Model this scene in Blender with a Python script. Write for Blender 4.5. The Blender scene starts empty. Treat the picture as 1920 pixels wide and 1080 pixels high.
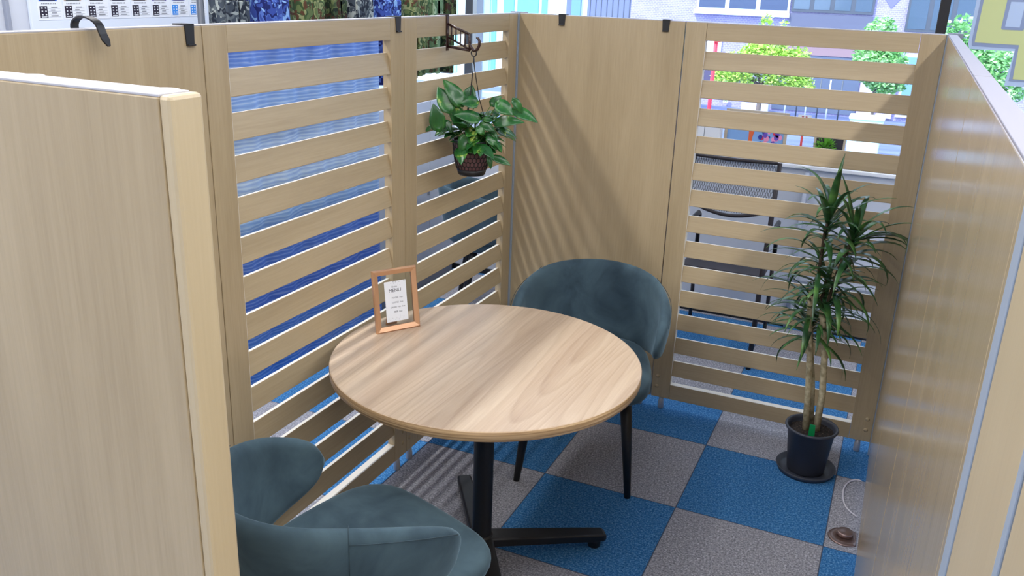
import bpy, bmesh, math, random
from mathutils import Vector, Matrix, noise
S = bpy.context.scene
COL = S.collection
PI = math.pi
rnd = random.Random(7)

# ---------------------------------------------------------------- camera
cam = bpy.data.cameras.new('camera'); camo = bpy.data.objects.new('camera', cam); COL.objects.link(camo)
cam.sensor_width = 36.0; cam.lens = 1645.0 / 1920 * 36; cam.clip_start = 0.02; cam.clip_end = 300
Rv = Vector((0.9120418, 0.40863831, 0.03456139)); Uv = Vector((-0.16428389, 0.28684345, 0.9437858)); Fv = Vector((-0.37575333, 0.86644998, -0.3287459))
M = Matrix.Identity(4)
for i in range(3):
    M[i][0] = Rv[i]; M[i][1] = Uv[i]; M[i][2] = -Fv[i]
M.translation = (1.50163, -3.43379, 1.73579)
camo.matrix_world = M
S.camera = camo
# ---------------------------------------------------------------- world, sun, lamps, fill, exposure
W = bpy.data.worlds.new('sky'); S.world = W; W.use_nodes = True
wn = W.node_tree.nodes; wn.clear()
wo = wn.new('ShaderNodeOutputWorld'); wb = wn.new('ShaderNodeBackground')
wb.inputs[0].default_value = (0.62, 0.78, 1.0, 1); wb.inputs[1].default_value = 3.2
W.node_tree.links.new(wb.outputs[0], wo.inputs[0])
sun = bpy.data.lights.new('sun', 'SUN'); sun.energy = 4.2; sun.angle = 0.01; sun.color = (1, .96, .88)
suno = bpy.data.objects.new('sun', sun); COL.objects.link(suno)
suno.rotation_euler = (math.radians(38), 0, math.radians(-35))
def lamp(name, loc, sx, sy, power, color=(1, .985, .96)):
    l = bpy.data.lights.new(name, 'AREA'); l.shape = 'RECTANGLE'; l.size = sx; l.size_y = sy
    l.energy = power; l.color = color
    o = bpy.data.objects.new(name, l); COL.objects.link(o); o.location = loc
    return o
lamp('ceiling_lamp_or_fill', (-0.82, -1.0, 2.85), .11, 4.6, 50)
lamp('ceiling_lamp_or_fill', (2.42, -1.2, 2.85), .10, 4.6, 50)
lamp('ceiling_lamp_or_fill', (-0.82, -4.6, 2.85), .09, 1.8, 38)
lamp('ceiling_lamp_or_fill', (2.42, -4.6, 2.85), .09, 1.8, 38)
lamp('ceiling_lamp_or_fill', (0.8, -2.8, 2.9), 2.0, 2.0, 30)  # added soft fill panel standing in for ceiling bounce, not a fixture
vs = S.view_settings
vs.view_transform = 'Standard'; vs.look = 'None'; vs.gamma = 1; vs.use_curve_mapping = False; vs.exposure = 0.36

# ---------------------------------------------------------------- helpers
def lin(c):
    return tuple((x / 255 / 12.92 if x / 255 <= .04045 else ((x / 255 + .055) / 1.055) ** 2.4) for x in c) + (1,)
def mat(name, rgb, rough=.5, metal=0., spec=.5, **kw):
    m = bpy.data.materials.new(name); m.use_nodes = True
    b = m.node_tree.nodes['Principled BSDF']
    b.inputs['Base Color'].default_value = lin(rgb); b.inputs['Roughness'].default_value = rough
    b.inputs['Metallic'].default_value = metal; b.inputs['Specular IOR Level'].default_value = spec
    for k, v in kw.items(): b.inputs[k].default_value = v
    return m
class NT:
    def __init__(s, m): s.t = m.node_tree; s.n = s.t.nodes; s.b = s.n['Principled BSDF']
    def new(s, typ, **kw):
        n = s.n.new(typ)
        for k, v in kw.items(): setattr(n, k, v)
        return n
    def link(s, a, b): s.t.links.new(a, b)
    def coords(s, scale=(1, 1, 1), rand=True, rot=(0, 0, 0)):
        tc = s.new('ShaderNodeTexCoord'); mp = s.new('ShaderNodeMapping')
        mp.inputs['Scale'].default_value = scale; mp.inputs['Rotation'].default_value = rot
        if rand:
            oi = s.new('ShaderNodeObjectInfo'); mu = s.new('ShaderNodeVectorMath', operation='SCALE')
            cx = s.new('ShaderNodeCombineXYZ')
            for i in range(3): s.link(oi.outputs['Random'], cx.inputs[i])
            mu.inputs['Scale'].default_value = 37.0
            s.link(cx.outputs[0], mu.inputs[0]); s.link(mu.outputs[0], mp.inputs['Location'])
        s.link(tc.outputs['Object'], mp.inputs['Vector'])
        return mp.outputs[0]
    def noise(s, vec, scale, detail=4, rough=.5, dist=0.):
        n = s.new('ShaderNodeTexNoise'); n.inputs['Scale'].default_value = scale; n.inputs['Detail'].default_value = detail
        n.inputs['Roughness'].default_value = rough; n.inputs['Distortion'].default_value = dist
        s.link(vec, n.inputs['Vector']); return n.outputs['Fac']
    def ramp(s, fac, stops, interp='LINEAR'):
        r = s.new('ShaderNodeValToRGB'); cr = r.color_ramp; cr.interpolation = interp
        while len(cr.elements) < len(stops): cr.elements.new(.5)
        for e, (p, c) in zip(cr.elements, stops): e.position = p; e.color = lin(c) if len(c) == 3 else c
        s.link(fac, r.inputs[0]); return r.outputs[0]
    def mix(s, fac, a, b, typ='MIX'):
        n = s.new('ShaderNodeMix', data_type='RGBA', blend_type=typ)
        for k, v in ((0, fac), (6, a), (7, b)):
            if hasattr(v, 'node'): s.link(v, n.inputs[k])
            else: n.inputs[k].default_value = v
        return n.outputs[2]
    def bump(s, h, strength=.2, dist=.002):
        n = s.new('ShaderNodeBump'); n.inputs['Strength'].default_value = strength; n.inputs['Distance'].default_value = dist
        s.link(h, n.inputs['Height']); s.link(n.outputs[0], s.b.inputs['Normal'])
def wood(name, dark, light, axis, rough=.38, cathedral=0., fine=1.0):
    """laminate with fine grain running along axis 0, 1 or 2"""
    m = mat(name, light, rough); t = NT(m)
    sc = [1, 1, 1]; sc[axis] = .035
    v = t.coords(tuple(sc))
    f1 = t.noise(v, 190, 5, .65)
    sc2 = [1, 1, 1]; sc2[axis] = .1
    v2 = t.coords(tuple(sc2)); f2 = t.noise(v2, 9, 3, .5, .4)
    a = t.ramp(f1, [(.3, dark), (.7, light)])
    mid = tuple((d + l) / 2 for d, l in zip(dark, light))
    b = t.ramp(f2, [(.32, dark), (.5, mid), (.68, light)])
    c = t.mix(.55, a, b)
    if cathedral:
        sc3 = [1, 1, 1]; sc3[axis] = .08
        v3 = t.coords(tuple(sc3)); n3 = t.noise(v3, 3.2, 2, .5, .2)
        mm = t.new('ShaderNodeMath', operation='MULTIPLY'); t.link(n3, mm.inputs[0]); mm.inputs[1].default_value = 34
        fr = t.new('ShaderNodeMath', operation='FRACT'); t.link(mm.outputs[0], fr.inputs[0])
        rr = t.ramp(fr.outputs[0], [(0, (250, 250, 250)), (.55, (232, 224, 216)), (.85, (190, 172, 156)), (1, (250, 250, 250))])
        c = t.mix(cathedral, c, rr, 'MULTIPLY')
    t.link(c, t.b.inputs['Base Color'])
    t.bump(f1, .05, .0005)
    return m
def setk(o, label=None, cat=None, group=None, kind=None):
    if label: o['label'] = label
    if cat: o['category'] = cat
    if group: o['group'] = group
    if kind: o['kind'] = kind
    return o
def thing(name, label, cat, loc=(0, 0, 0), rz=0., group=None):
    o = bpy.data.objects.new(name, None); COL.objects.link(o); o.empty_display_size = .05
    o.location = loc; o.rotation_euler = (0, 0, rz)
    return setk(o, label, cat, group)
def obj(name, bm, m, parent=None, smooth=False, sub=0, solid=0., bev=0.):
    me = bpy.data.meshes.new(name)
    bmesh.ops.recalc_face_normals(bm, faces=bm.faces)
    bm.to_mesh(me); bm.free()
    for x in (m if isinstance(m, (list, tuple)) else [m]): me.materials.append(x)
    if smooth:
        for p in me.polygons: p.use_smooth = True
    o = bpy.data.objects.new(name, me); COL.objects.link(o)
    if parent: o.parent = parent
    if solid:
        s = o.modifiers.new('s', 'SOLIDIFY'); s.thickness = solid; s.offset = 0
    if bev:
        s = o.modifiers.new('b', 'BEVEL'); s.width = bev; s.segments = 3; s.limit_method = 'ANGLE'
    if sub:
        s = o.modifiers.new('u', 'SUBSURF'); s.levels = sub; s.render_levels = sub
    return o
def tree_copy(o, parent=None):
    c = o.copy(); COL.objects.link(c); c.parent = parent
    for ch in list(o.children): tree_copy(ch, c)
    return c
def box(bm, x0, x1, y0, y1, z0, z1, bev=0., mtx=None, seg=2, mi=0):
    r = bmesh.ops.create_cube(bm, size=1)
    vs_ = r['verts']
    for v in vs_:
        v.co = Vector(((x0 + x1) / 2 + v.co.x * (x1 - x0), (y0 + y1) / 2 + v.co.y * (y1 - y0), (z0 + z1) / 2 + v.co.z * (z1 - z0)))
    if mi:
        for f in {f for v in vs_ for f in v.link_faces}: f.material_index = mi
    if bev:
        es = list({e for v in vs_ for e in v.link_edges})
        q = bmesh.ops.bevel(bm, geom=es, offset=bev, segments=seg, affect='EDGES', profile=.5)
        vs_ = list({v for f in q['faces'] for v in f.verts} | {v for v in vs_ if v.is_valid})
    if mtx is not None: bmesh.ops.transform(bm, matrix=mtx, verts=vs_)
    return vs_
def bxo(name, m, parent, x0, x1, y0, y1, z0, z1, bev=0., mtx=None):
    bm = bmesh.new(); box(bm, x0, x1, y0, y1, z0, z1, bev, mtx); return obj(name, bm, m, parent)
def tube(bm, pts, rad, seg=8, cap=True, flat=1.0, up=None):
    """swept tube through pts; rad is a number or a list; flat squashes the second axis"""
    pts = [Vector(p) for p in pts]; n = len(pts)
    rr = rad if isinstance(rad, (list, tuple)) else [rad] * n
    rings = []; prev = None
    for i, p in enumerate(pts):
        d = (pts[min(i + 1, n - 1)] - pts[max(i - 1, 0)]).normalized()
        if prev is None:
            a = up if up is not None else (Vector((0, 0, 1)) if abs(d.z) < .9 else Vector((1, 0, 0)))
            a = Vector(a); s_ = d.cross(a).normalized()
        else: s_ = (prev - d * prev.dot(d)).normalized()
        prev = s_; t_ = d.cross(s_).normalized()
        rings.append([bm.verts.new(p + (s_ * math.cos(2 * PI * k / seg) + t_ * flat * math.sin(2 * PI * k / seg)) * rr[i]) for k in range(seg)])
    for a, b in zip(rings, rings[1:]):
        for k in range(seg): bm.faces.new((a[k], a[(k + 1) % seg], b[(k + 1) % seg], b[k]))
    if cap:
        bm.faces.new(rings[0][::-1]); bm.faces.new(rings[-1])
def lathe(bm, prof, seg=40, c=(0, 0), a0=0., a1=2 * PI, close=True):
    rings = []
    for r, z in prof:
        if r < 1e-6: rings.append([bm.verts.new((c[0], c[1], z))])
        else: rings.append([bm.verts.new((c[0] + r * math.cos(2 * PI * k / seg), c[1] + r * math.sin(2 * PI * k / seg), z)) for k in range(seg)])
    for a, b in zip(rings, rings[1:]):
        for k in range(seg):
            q = [a[k % len(a)], a[(k + 1) % len(a)], b[(k + 1) % len(b)], b[k % len(b)]]
            u = []
            for v in q:
                if v not in u: u.append(v)
            if len(u) > 2: bm.faces.new(u)
def poly(bm, pts, mi=0):
    f = bm.faces.new([bm.verts.new(p) for p in pts]); f.material_index = mi; return f
def text_obj(body, size, m, parent, mtx, name='lettering', align='CENTER', extrude=.0002):
    cu = bpy.data.curves.new(name, 'FONT'); cu.body = body; cu.size = size; cu.align_x = align; cu.extrude = extrude
    tmp = bpy.data.objects.new(name, cu); COL.objects.link(tmp)
    dg = bpy.context.evaluated_depsgraph_get(); dg.update()
    me = bpy.data.meshes.new_from_object(tmp.evaluated_get(dg)); me.transform(mtx); me.name = name
    bpy.data.objects.remove(tmp); bpy.data.curves.remove(cu)
    me.materials.clear(); me.materials.append(m)
    o = bpy.data.objects.new(name, me); COL.objects.link(o); o.parent = parent
    return o

# ---------------------------------------------------------------- materials
WD, WL = (164, 145, 114), (187, 168, 136)
M_pan = wood('panel_maple_upright', WD, WL, 2, .3)
M_slat = wood('panel_maple_lengthwise', WD, WL, 0, .4)
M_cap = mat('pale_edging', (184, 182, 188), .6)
M_capr = mat('lilac_edging', (150, 147, 158), .6)
M_edge = mat('daylit_white_edging', (226, 220, 208), .5)  # slat edging; its white also paints window daylight on the left jambs
M_pang = wood('panel_maple_glossy', WD, WL, 2, .2)
M_endcap = wood('pale_end_maple', (184, 165, 132), (198, 180, 147), 2, .35)
M_alu = mat('aluminium', (160, 172, 188), .5, .2)
M_foot = mat('levelling_foot_grey', (170, 172, 180), .4, .3)
M_black = mat('black_metal', (22, 22, 26), .42)
M_hook = mat('black_hook_plastic', (26, 25, 28), .4)
M_brown = mat('dark_brown_plastic', (50, 28, 24), .35)
M_table = wood('table_oak', (176, 152, 130), (206, 186, 162), 1, .33, cathedral=.3)
M_tedge = wood('table_edge_oak', (168, 135, 100), (200, 170, 132), 1, .4)
t = NT(M_tedge); v = t.coords((.5, .5, 30), rand=False); f = t.noise(v, 9, 2)
t.link(t.ramp(f, [(.35, (150, 120, 88)), (.55, (190, 160, 122)), (.7, (212, 184, 146))]), t.b.inputs['Base Color'])
M_velvet = mat('teal_grey_velvet', (72, 96, 108), .85, 0, .25)
M_velvet.node_tree.nodes['Principled BSDF'].inputs['Sheen Weight'].default_value = .45
M_velvet.node_tree.nodes['Principled BSDF'].inputs['Sheen Roughness'].default_value = .4
M_velvet.node_tree.nodes['Principled BSDF'].inputs['Sheen Tint'].default_value = lin((170, 200, 215))
t = NT(M_velvet); v = t.coords((1, 1, 1)); f = t.noise(v, 7, 4, .6, .5)
t.link(t.ramp(f, [(.3, (48, 65, 77)), (.7, (75, 96, 107))]), t.b.inputs['Base Color'])
t.bump(t.noise(v, 500, 2), .15, .0008)
M_seam = mat('seam_thread', (48, 66, 76), .9)
M_white = mat('white_paint', (232, 234, 240), .5)
M_offw = mat('cool_white_wall', (205, 210, 222), .6)
M_grey = mat('mid_grey_paint', (128, 134, 146), .5)
M_dgrey = mat('dark_grey_frame', (78, 84, 96), .45)
M_potg = mat('charcoal_plastic_pot', (58, 62, 74), .45)
M_green = mat('green_plastic_tag', (20, 150, 84), .35)
M_soil = mat('dark_soil', (38, 28, 24), .95)
t = NT(M_soil); v = t.coords((1, 1, 1)); f = t.noise(v, 160, 3, .7)
t.link(t.ramp(f, [(.45, (24, 18, 16)), (.62, (52, 40, 34)), (.72, (190, 160, 140))]), t.b.inputs['Base Color']); t.bump(f, 1, .006)
M_leafd = mat('dracaena_leaf', (44, 84, 46), .3, 0, .6)
t = NT(M_leafd); v = t.coords((1, 1, 1)); f = t.noise(v, 14, 3)
t.link(t.ramp(f, [(.3, (32, 66, 42)), (.52, (58, 102, 56)), (.7, (104, 150, 76))]), t.b.inputs['Base Color'])
M_cane = mat('pale_cane_bark', (150, 136, 108), .8)
t = NT(M_cane); v = t.coords((1, 1, 1)); f = t.noise(v, 60, 4)
t.link(t.ramp(f, [(.3, (146, 134, 104)), (.7, (206, 194, 162))]), t.b.inputs['Base Color'])
M_stem = mat('thin_dark_stem', (70, 58, 44), .8)
M_leafp = mat('pothos_leaf', (52, 108, 48), .26, 0, .6)
t = NT(M_leafp); v = t.coords((1, 1, .6)); f = t.noise(v, 22, 3, .6, .6)
t.link(t.ramp(f, [(.0, (22, 66, 34)), (.5, (38, 96, 44)), (.64, (62, 124, 50)), (.72, (176, 196, 90))]), t.b.inputs['Base Color'])
M_vine = mat('pothos_stem', (82, 122, 58), .5)
M_gold = mat('rose_gold_frame', (206, 160, 124), .35, .45)
M_paper = mat('white_paper', (228, 232, 240), .7)
M_ink = mat('dark_ink', (70, 74, 84), .7)
M_ink2 = mat('grey_ink', (135, 138, 146), .7)
M_glass = mat('clear_glass', (255, 255, 255), .02, 0, .5)
tt = M_glass.node_tree; nn = tt.nodes; nn.clear()
o_ = nn.new('ShaderNodeOutputMaterial'); g1 = nn.new('ShaderNodeBsdfTransparent'); g2 = nn.new('ShaderNodeBsdfGlossy'); mx = nn.new('ShaderNodeMixShader'); fr = nn.new('ShaderNodeFresnel')
fr.inputs[0].default_value = 1.35; g2.inputs['Roughness'].default_value = .03; g1.inputs[0].default_value = (.95, .98, 1, 1)
tt.links.new(fr.outputs[0], mx.inputs[0]); tt.links.new(g1.outputs[0], mx.inputs[1]); tt.links.new(g2.outputs[0], mx.inputs[2]); tt.links.new(mx.outputs[0], o_.inputs[0])
M_brass = mat('bronze_floor_socket', (150, 128, 122), .35, .8)
M_cable = mat('white_cable', (215, 212, 222), .5)

M_carpet = mat('carpet_tiles', (60, 110, 170), .95, 0, .15); t = NT(M_carpet)
tc = t.new('ShaderNodeTexCoord'); mp = t.new('ShaderNodeMapping'); mp.inputs['Location'].default_value = (-.488 + 5, .728 + 5, 0)
t.link(tc.outputs['Object'], mp.inputs['Vector'])
ch = t.new('ShaderNodeTexChecker'); ch.inputs['Scale'].default_value = 2.0
ch.inputs['Color1'].default_value = (1, 1, 1, 1); ch.inputs['Color2'].default_value = (0, 0, 0, 1)
fl = t.new('ShaderNodeVectorMath', operation='MULTIPLY'); fl.inputs[1].default_value = (1, 1, 0)
ad = t.new('ShaderNodeVectorMath', operation='ADD'); ad.inputs[1].default_value = (0, 0, .25)
t.link(mp.outputs[0], fl.inputs[0]); t.link(fl.outputs[0], ad.inputs[0]); t.link(ad.outputs[0], ch.inputs['Vector'])
n1 = t.noise(tc.outputs['Object'], 150, 4, .85); n2 = t.noise(tc.outputs['Object'], 60, 4, .7); n3 = t.noise(tc.outputs['Object'], 2.5, 2)
blue = t.ramp(n1, [(.34, (26, 80, 138)), (.5, (58, 128, 192)), (.66, (140, 194, 238))])
gray = t.ramp(n1, [(.34, (104, 104, 114)), (.5, (166, 166, 176)), (.66, (236, 236, 246))])
c = t.mix(ch.outputs['Fac'], gray, blue)
c = t.mix(.35, c, t.ramp(n2, [(.3, (165, 165, 165)), (.7, (255, 255, 255))]), 'MULTIPLY')
# joint lines between tiles
sx = t.new('ShaderNodeSeparateXYZ'); t.link(mp.outputs[0], sx.inputs[0])
def edge(sock):
    a = t.new('ShaderNodeMath', operation='MULTIPLY'); a.inputs[1].default_value = 2; t.link(sock, a.inputs[0])
    b = t.new('ShaderNodeMath', operation='FRACT'); t.link(a.outputs[0], b.inputs[0])
    d = t.new('ShaderNodeMath', operation='LESS_THAN'); t.link(b.outputs[0], d.inputs[0]); d.inputs[1].default_value = .007
    return d.outputs[0]
mxn = t.new('ShaderNodeMath', operation='MAXIMUM'); t.link(edge(sx.outputs[0]), mxn.inputs[0]); t.link(edge(sx.outputs[1]), mxn.inputs[1])
c = t.mix(mxn.outputs[0], c, lin((80, 90, 110)))
t.link(c, t.b.inputs['Base Color']); t.bump(n1, .8, .004)

# ---------------------------------------------------------------- room shell
def struct(name, m, x0, x1, y0, y1, z0, z1, parent=None):
    o = bxo(name, m, parent, x0, x1, y0, y1, z0, z1)
    if not parent: o['kind'] = 'structure'
    return o
YW = 1.31
struct('floor', M_carpet, -1.7, 5.5, -6.5, YW + .30, -.06, 0)
M_ceil = mat('ceiling_white', (225, 226, 228), .9)
struct('ceiling', M_ceil, -1.7, 5.5, -6.5, YW + .3, 3.0, 3.08)
struct('wall_left', M_offw, -1.76, -1.6, -6.5, YW + .3, -.06, 3.0)
wb_ = struct('wall_back', M_offw, -1.6, 5.5, YW, YW + .24, 0, .875)
struct('baseboard_back', mat('black_skirting', (20, 22, 28), .5), -1.1, 5.5, YW - .008, YW + .002, 0, .035)
struct('trim_1', mat('grey_trim', (150, 158, 174), .5), -1.0, 5.5, YW - .012, YW + .002, .24, .275)
# window: sill, frame, panes
win = thing('window_1', None, None); win['kind'] = 'structure'
bxo('window_sill', mat('white_sill', (238, 240, 246), .25), win, -1.0, 5.5, YW - .02, YW + .24, .875, .895, .004)
bxo('window_rail', M_white, win, -1.0, 5.5, YW + .10, YW + .16, .895, .92)
bxo('window_frame', M_dgrey, win, -.935, -.885, YW + .04, YW + .14, .895, 3.0)
bxo('window_frame', mat('pale_window_post', (188, 204, 222), .4), win, -.885, -.86, YW + .04, YW + .14, .895, 3.0)
bxo('mullion', mat('black_mullion', (26, 22, 24), .5), win, 1.57, 1.615, YW + .06, YW + .16, .92, 3.0)
bxo('pane', M_glass, win, -.86, 5.4, YW + .12, YW + .126, .92, 3.0)
struct('wall_front', M_offw, -1.7, 5.5, -6.6, -6.5, -.06, 3.0)
struct('wall_right', M_offw, 5.5, 5.6, -6.5, YW + .3, -.06, 3.0)

# ---------------------------------------------------------------- partition panels
T = .03; H = 1.62; ZB = .055
def feet(th, xs, y):
    for x in xs:
        bm = bmesh.new(); lathe(bm, [(0, 0), (.011, 0), (.013, .004), (.012, .03), (.009, ZB + .003), (0, ZB + .003)], 16, (x, y)); obj('foot', bm, M_foot, th, True)
def bolts(th, xs, y=0):
    for x in xs:
        for z in (.105, .152):
            bm = bmesh.new(); lathe(bm, [(0, .0035), (.005, .003), (.0085, 0), (.0085, -.003), (0, -.003)], 16)
            bmesh.ops.transform(bm, matrix=Matrix.Translation((x, y, z)) @ Matrix.Rotation(PI / 2, 4, 'X'), verts=bm.verts)
            obj('bolt_cap', bm, M_slat, th, True)
def top_caps(th, xs, y=T / 2, s=1.0):
    for x in xs:
        bm = bmesh.new(); lathe(bm, [(0, .0012), (.010 * s, .0012), (.0115 * s, 0), (.0115 * s, -.003), (0, -.003)], 20, (x, y))
        bmesh.ops.translate(bm, vec=(0, 0, H), verts=bm.verts); obj('top_cap', bm, M_cap, th, True)
def solid_panel(label, loc, rz, w, t=T, seams=(), foot=True, group=None, pm=None):
    th = thing('partition_panel', label, 'partition', loc, rz, group)
    g = .0015
    xs = [g] + list(seams) + [w - g]
    bm = bmesh.new()
    for a, b in zip(xs, xs[1:]): box(bm, a + (.0006 if a > g else 0), b - (.0006 if b < w - g else 0), 0, t, ZB, H - .003, .0015)
    obj('panel_board', bm, pm or M_pan, th)
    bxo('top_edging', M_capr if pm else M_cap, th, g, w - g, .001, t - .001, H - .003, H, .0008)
    if foot: feet(th, (.05, w - .05), t / 2)
    return th
SLZ = [1.553 - .107 * k for k in range(14)]
def slat_panel(label, loc, rz, w=.9):
    th = thing('slatted_partition', label, 'partition', loc, rz)
    g = .0015; pw = .081
    for a, b in ((g, pw), (w - pw, w - g)): bxo('post', M_pan, th, a, b, 0, T, ZB, H - .003, .0015)
    bxo('top_rail', M_slat, th, pw + .0008, w - pw - .0008, 0.0004, T, SLZ[0], H - .003, .0012)
    bxo('bottom_rail', M_slat, th, pw + .0008, w - pw - .0008, 0.0004, T, ZB, SLZ[13] - .040, .0012)
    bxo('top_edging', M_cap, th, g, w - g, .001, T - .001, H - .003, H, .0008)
    for a, b in ((pw - .0003, pw + .0009),): bxo('daylit_jamb_strip', M_edge, th, a, b, .0008, T - .0005, SLZ[13] - .040, SLZ[0])  # white strip paints window light on this jamb; the other stays wood
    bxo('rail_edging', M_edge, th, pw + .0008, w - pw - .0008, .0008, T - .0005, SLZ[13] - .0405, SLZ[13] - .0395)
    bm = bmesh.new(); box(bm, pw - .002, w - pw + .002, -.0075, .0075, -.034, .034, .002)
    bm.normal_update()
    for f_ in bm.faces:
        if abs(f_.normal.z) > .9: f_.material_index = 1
    proto = None
    for k in range(13):
        zc = SLZ[k] - .040 - .0335
        if proto is None:
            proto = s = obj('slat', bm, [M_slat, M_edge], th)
        else:
            s = proto.copy(); COL.objects.link(s); s.parent = th
        s.location = (0, .0165, zc); s.rotation_euler = (math.radians(-11), 0, 0)
    feet(th, (.045, w - .045), T / 2); bolts(th, (.024, w - .024))
    return th
R90 = PI / 2
slat_panel('slatted maple partition on the left nearest the corner, carrying the hanging pothos bracket', (0, -.912, 0), R90)
slat_panel('slatted maple partition on the left in front of the blue wave-pattern curtain', (0, -1.812, 0), R90)
solid_panel('solid maple partition on the left, behind the pale front board, with two black hooks on top', (0, -2.712, 0), R90, .9)
p = solid_panel('solid maple partition in the back corner, behind the far chair, crossed by light streaks', (0.002, 0, 0), 0, .687)
bolts(p, (.66,))
slat_panel('slatted maple partition at the back in front of the window, behind the tall potted plant', (.69, 0, 0), 0)
solid_panel('glossy maple partition on the right next to the tall potted plant', (1.592, -.008, 0), -R90, .897, seams=(.12,), pm=M_pang)
solid_panel('glossy maple partition on the right, middle board of that side', (1.592, -.909, 0), -R90, .897, pm=M_pang)
solid_panel('glossy maple partition on the right nearest the entrance, before the first blue metal strip', (1.592, -1.81, 0), -R90, .9, seams=(.882,), pm=M_pang)
solid_panel('narrow pale maple board on the right between the two blue metal strips', (1.592, -2.75, 0), -R90, .175, foot=False, pm=M_endcap)
solid_panel('pale maple board at the right edge beyond the second blue metal strip', (1.592, -2.942, 0), -R90, .9, pm=M_endcap)
p = solid_panel('large pale maple board in the left foreground with rounded end', (-.05, -2.775, 0), 0, .88, t=.045)
bxo('end_cap', M_endcap, p, .8788, .895, 0, .045, ZB, H - .0005, .0045)
top_caps(p, (.86, .665), .028, 1.5)
def strip(label, x0, x1, y0, y1, z1=H):
    o = bxo('metal_strip', M_alu, None, x0, x1, y0, y1, 0.002, z1, .001); setk(o, label, 'strip'); return o
strip('thin grey metal strip in the back left corner of the booth', -.03, .0045, -.0105, .0003)
strip('thin grey metal strip in the back right corner beside the tall plant', 1.5888, 1.62, -.007, .03)
strip('blue-grey metal strip on the right side, farther of the two wide ones', 1.5912, 1.622, -2.747, -2.7135, H)
strip('blue-grey metal strip at the right edge, nearer of the two wide ones', 1.5912, 1.622, -2.940, -2.927, H)

# ---------------------------------------------------------------- hooks over the partitions
def flat_hook(label, loc, rz, w=.024, drop=.045, t=T, group='flat black hooks over the partitions'):
    bm = bmesh.new(); e = .0025
    pth = [(-e, -drop), (-e, 0 + e), (t + e, 0 + e), (t + e, -.03)]
    # strap: tapered front leg, top, back leg
    def seg(y0, y1, z0, z1, wa=w, wb=None):
        vs_ = box(bm, -wa / 2, wa / 2, y0, y1, z0, z1, .0006)
    seg(-.003, -.0005, -drop, .003); seg(-.003, t + .003, .0005, .003); seg(t + .0005, t + .003, -.03, .003)
    for v in bm.verts:
        if v.co.z > -.012: v.co.x *= 1.25
    o = obj('partition_hook', bm, M_hook); o.location = (loc[0], loc[1], H); o.rotation_euler = (0, 0, rz)
    setk(o, label, 'hook', None)
    bm = bmesh.new(); box(bm, -w / 2, w / 2, -.008, -.003, -drop, -drop + .004, .001); obj('hook_lip', bm, M_hook, o)
    return o
flat_hook('flat black hook on the solid back partition nearer the corner', (.188, 0), 0, .024, .04)
flat_hook('flat black hook on the solid back partition nearer the slats', (.614, 0), 0, .024, .042)
flat_hook('small flat black hook on the post between the two left slatted partitions', (0, -.950), R90, .026, .045)
flat_hook('flat black hook on the solid left partition, just before the slats', (0, -1.853), R90, .024, .045)
bm = bmesh.new(); pts = []
for k in range(15):
    a = PI * (1 - k / 14.0); pts.append((-.006 + .031 * math.cos(a), .020 * math.sin(a) + .002))
pts = [(-.036, -.02)] + pts + [(.028, -.010), (.033, -.022), (.038, -.033)]
rw = []
for i_, (x, z) in enumerate(pts):
    a_ = pts[max(0, i_ - 1)]; b_ = pts[min(len(pts) - 1, i_ + 1)]; d = Vector((b_[0] - a_[0], b_[1] - a_[1])).normalized(); nx, nz = -d.y * .0016, d.x * .0016
    h_ = .009 if i_ < len(pts) - 1 else .003
    yo = .012 * max(0, i_ - 9) / 9
    rw.append([bm.verts.new((x + sx_ * nx, yo + sy_ * h_, z + sx_ * nz)) for sx_, sy_ in ((1, -1), (1, 1), (-1, 1), (-1, -1))])
for a, b in zip(rw, rw[1:]):
    for k in range(4): bm.faces.new((a[k], a[(k + 1) % 4], b[(k + 1) % 4], b[k]))
bm.faces.new(rw[0]); bm.faces.new(rw[-1][::-1])
o = obj('curved_hook', bm, M_hook, None, False); o.location = (0, -2.125, H + .001); setk(o, 'curved black hook arching over the solid left partition', 'hook')

# ---------------------------------------------------------------- plant bracket and hanging pothos
br = thing('hanging_bracket', 'dark brown openwork bracket clipped over the left slatted partition, holding the hanging pothos', 'bracket', (0, -.622, H), 0)
bm = bmesh.new()
box(bm, .0005, .0035, -.009, .009, -.118, .004, .0008); box(bm, -T - .003, .0035, -.009, .009, .0008, .004, .0008); box(bm, -T - .0035, -T - .0008, -.009, .009, -.035, .004, .0008)
obj('clip_strap', bm, M_brown, br)
bm = bmesh.new()
A = [(.003, -.028), (.088, -.058), (.090, -.112), (.003, -.104)]
def bar(bm, a, b, r=.0038): tube(bm, [(a[0], 0, a[1]), (b[0], 0, b[1])], r, 8)
for a, b in zip(A, A[1:] + A[:1]): bar(bm, a, b, .0045)
bar(bm, (.003, -.072), (.088, -.108), .0034)
for k in range(1, 5):
    x = .088 * k / 5; bar(bm, (x, -.028 - .03 * k / 5), (x, -.070 - .036 * k / 5), .0030)
obj('openwork_arm', bm, M_brown, br, True)
bm = bmesh.new()
pts = [(.086, 0, -.085), (.094, 0, -.100), (.106, 0, -.112), (.118, 0, -.108), (.126, 0, -.094), (.127, 0, -.080), (.122, 0, -.070), (.115, 0, -.068)]
tube(bm, pts, [.0045, .005, .0055, .0055, .0052, .005, .0046, .0036], 10); obj('hook_tip', bm, M_brown, br, True)

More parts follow.
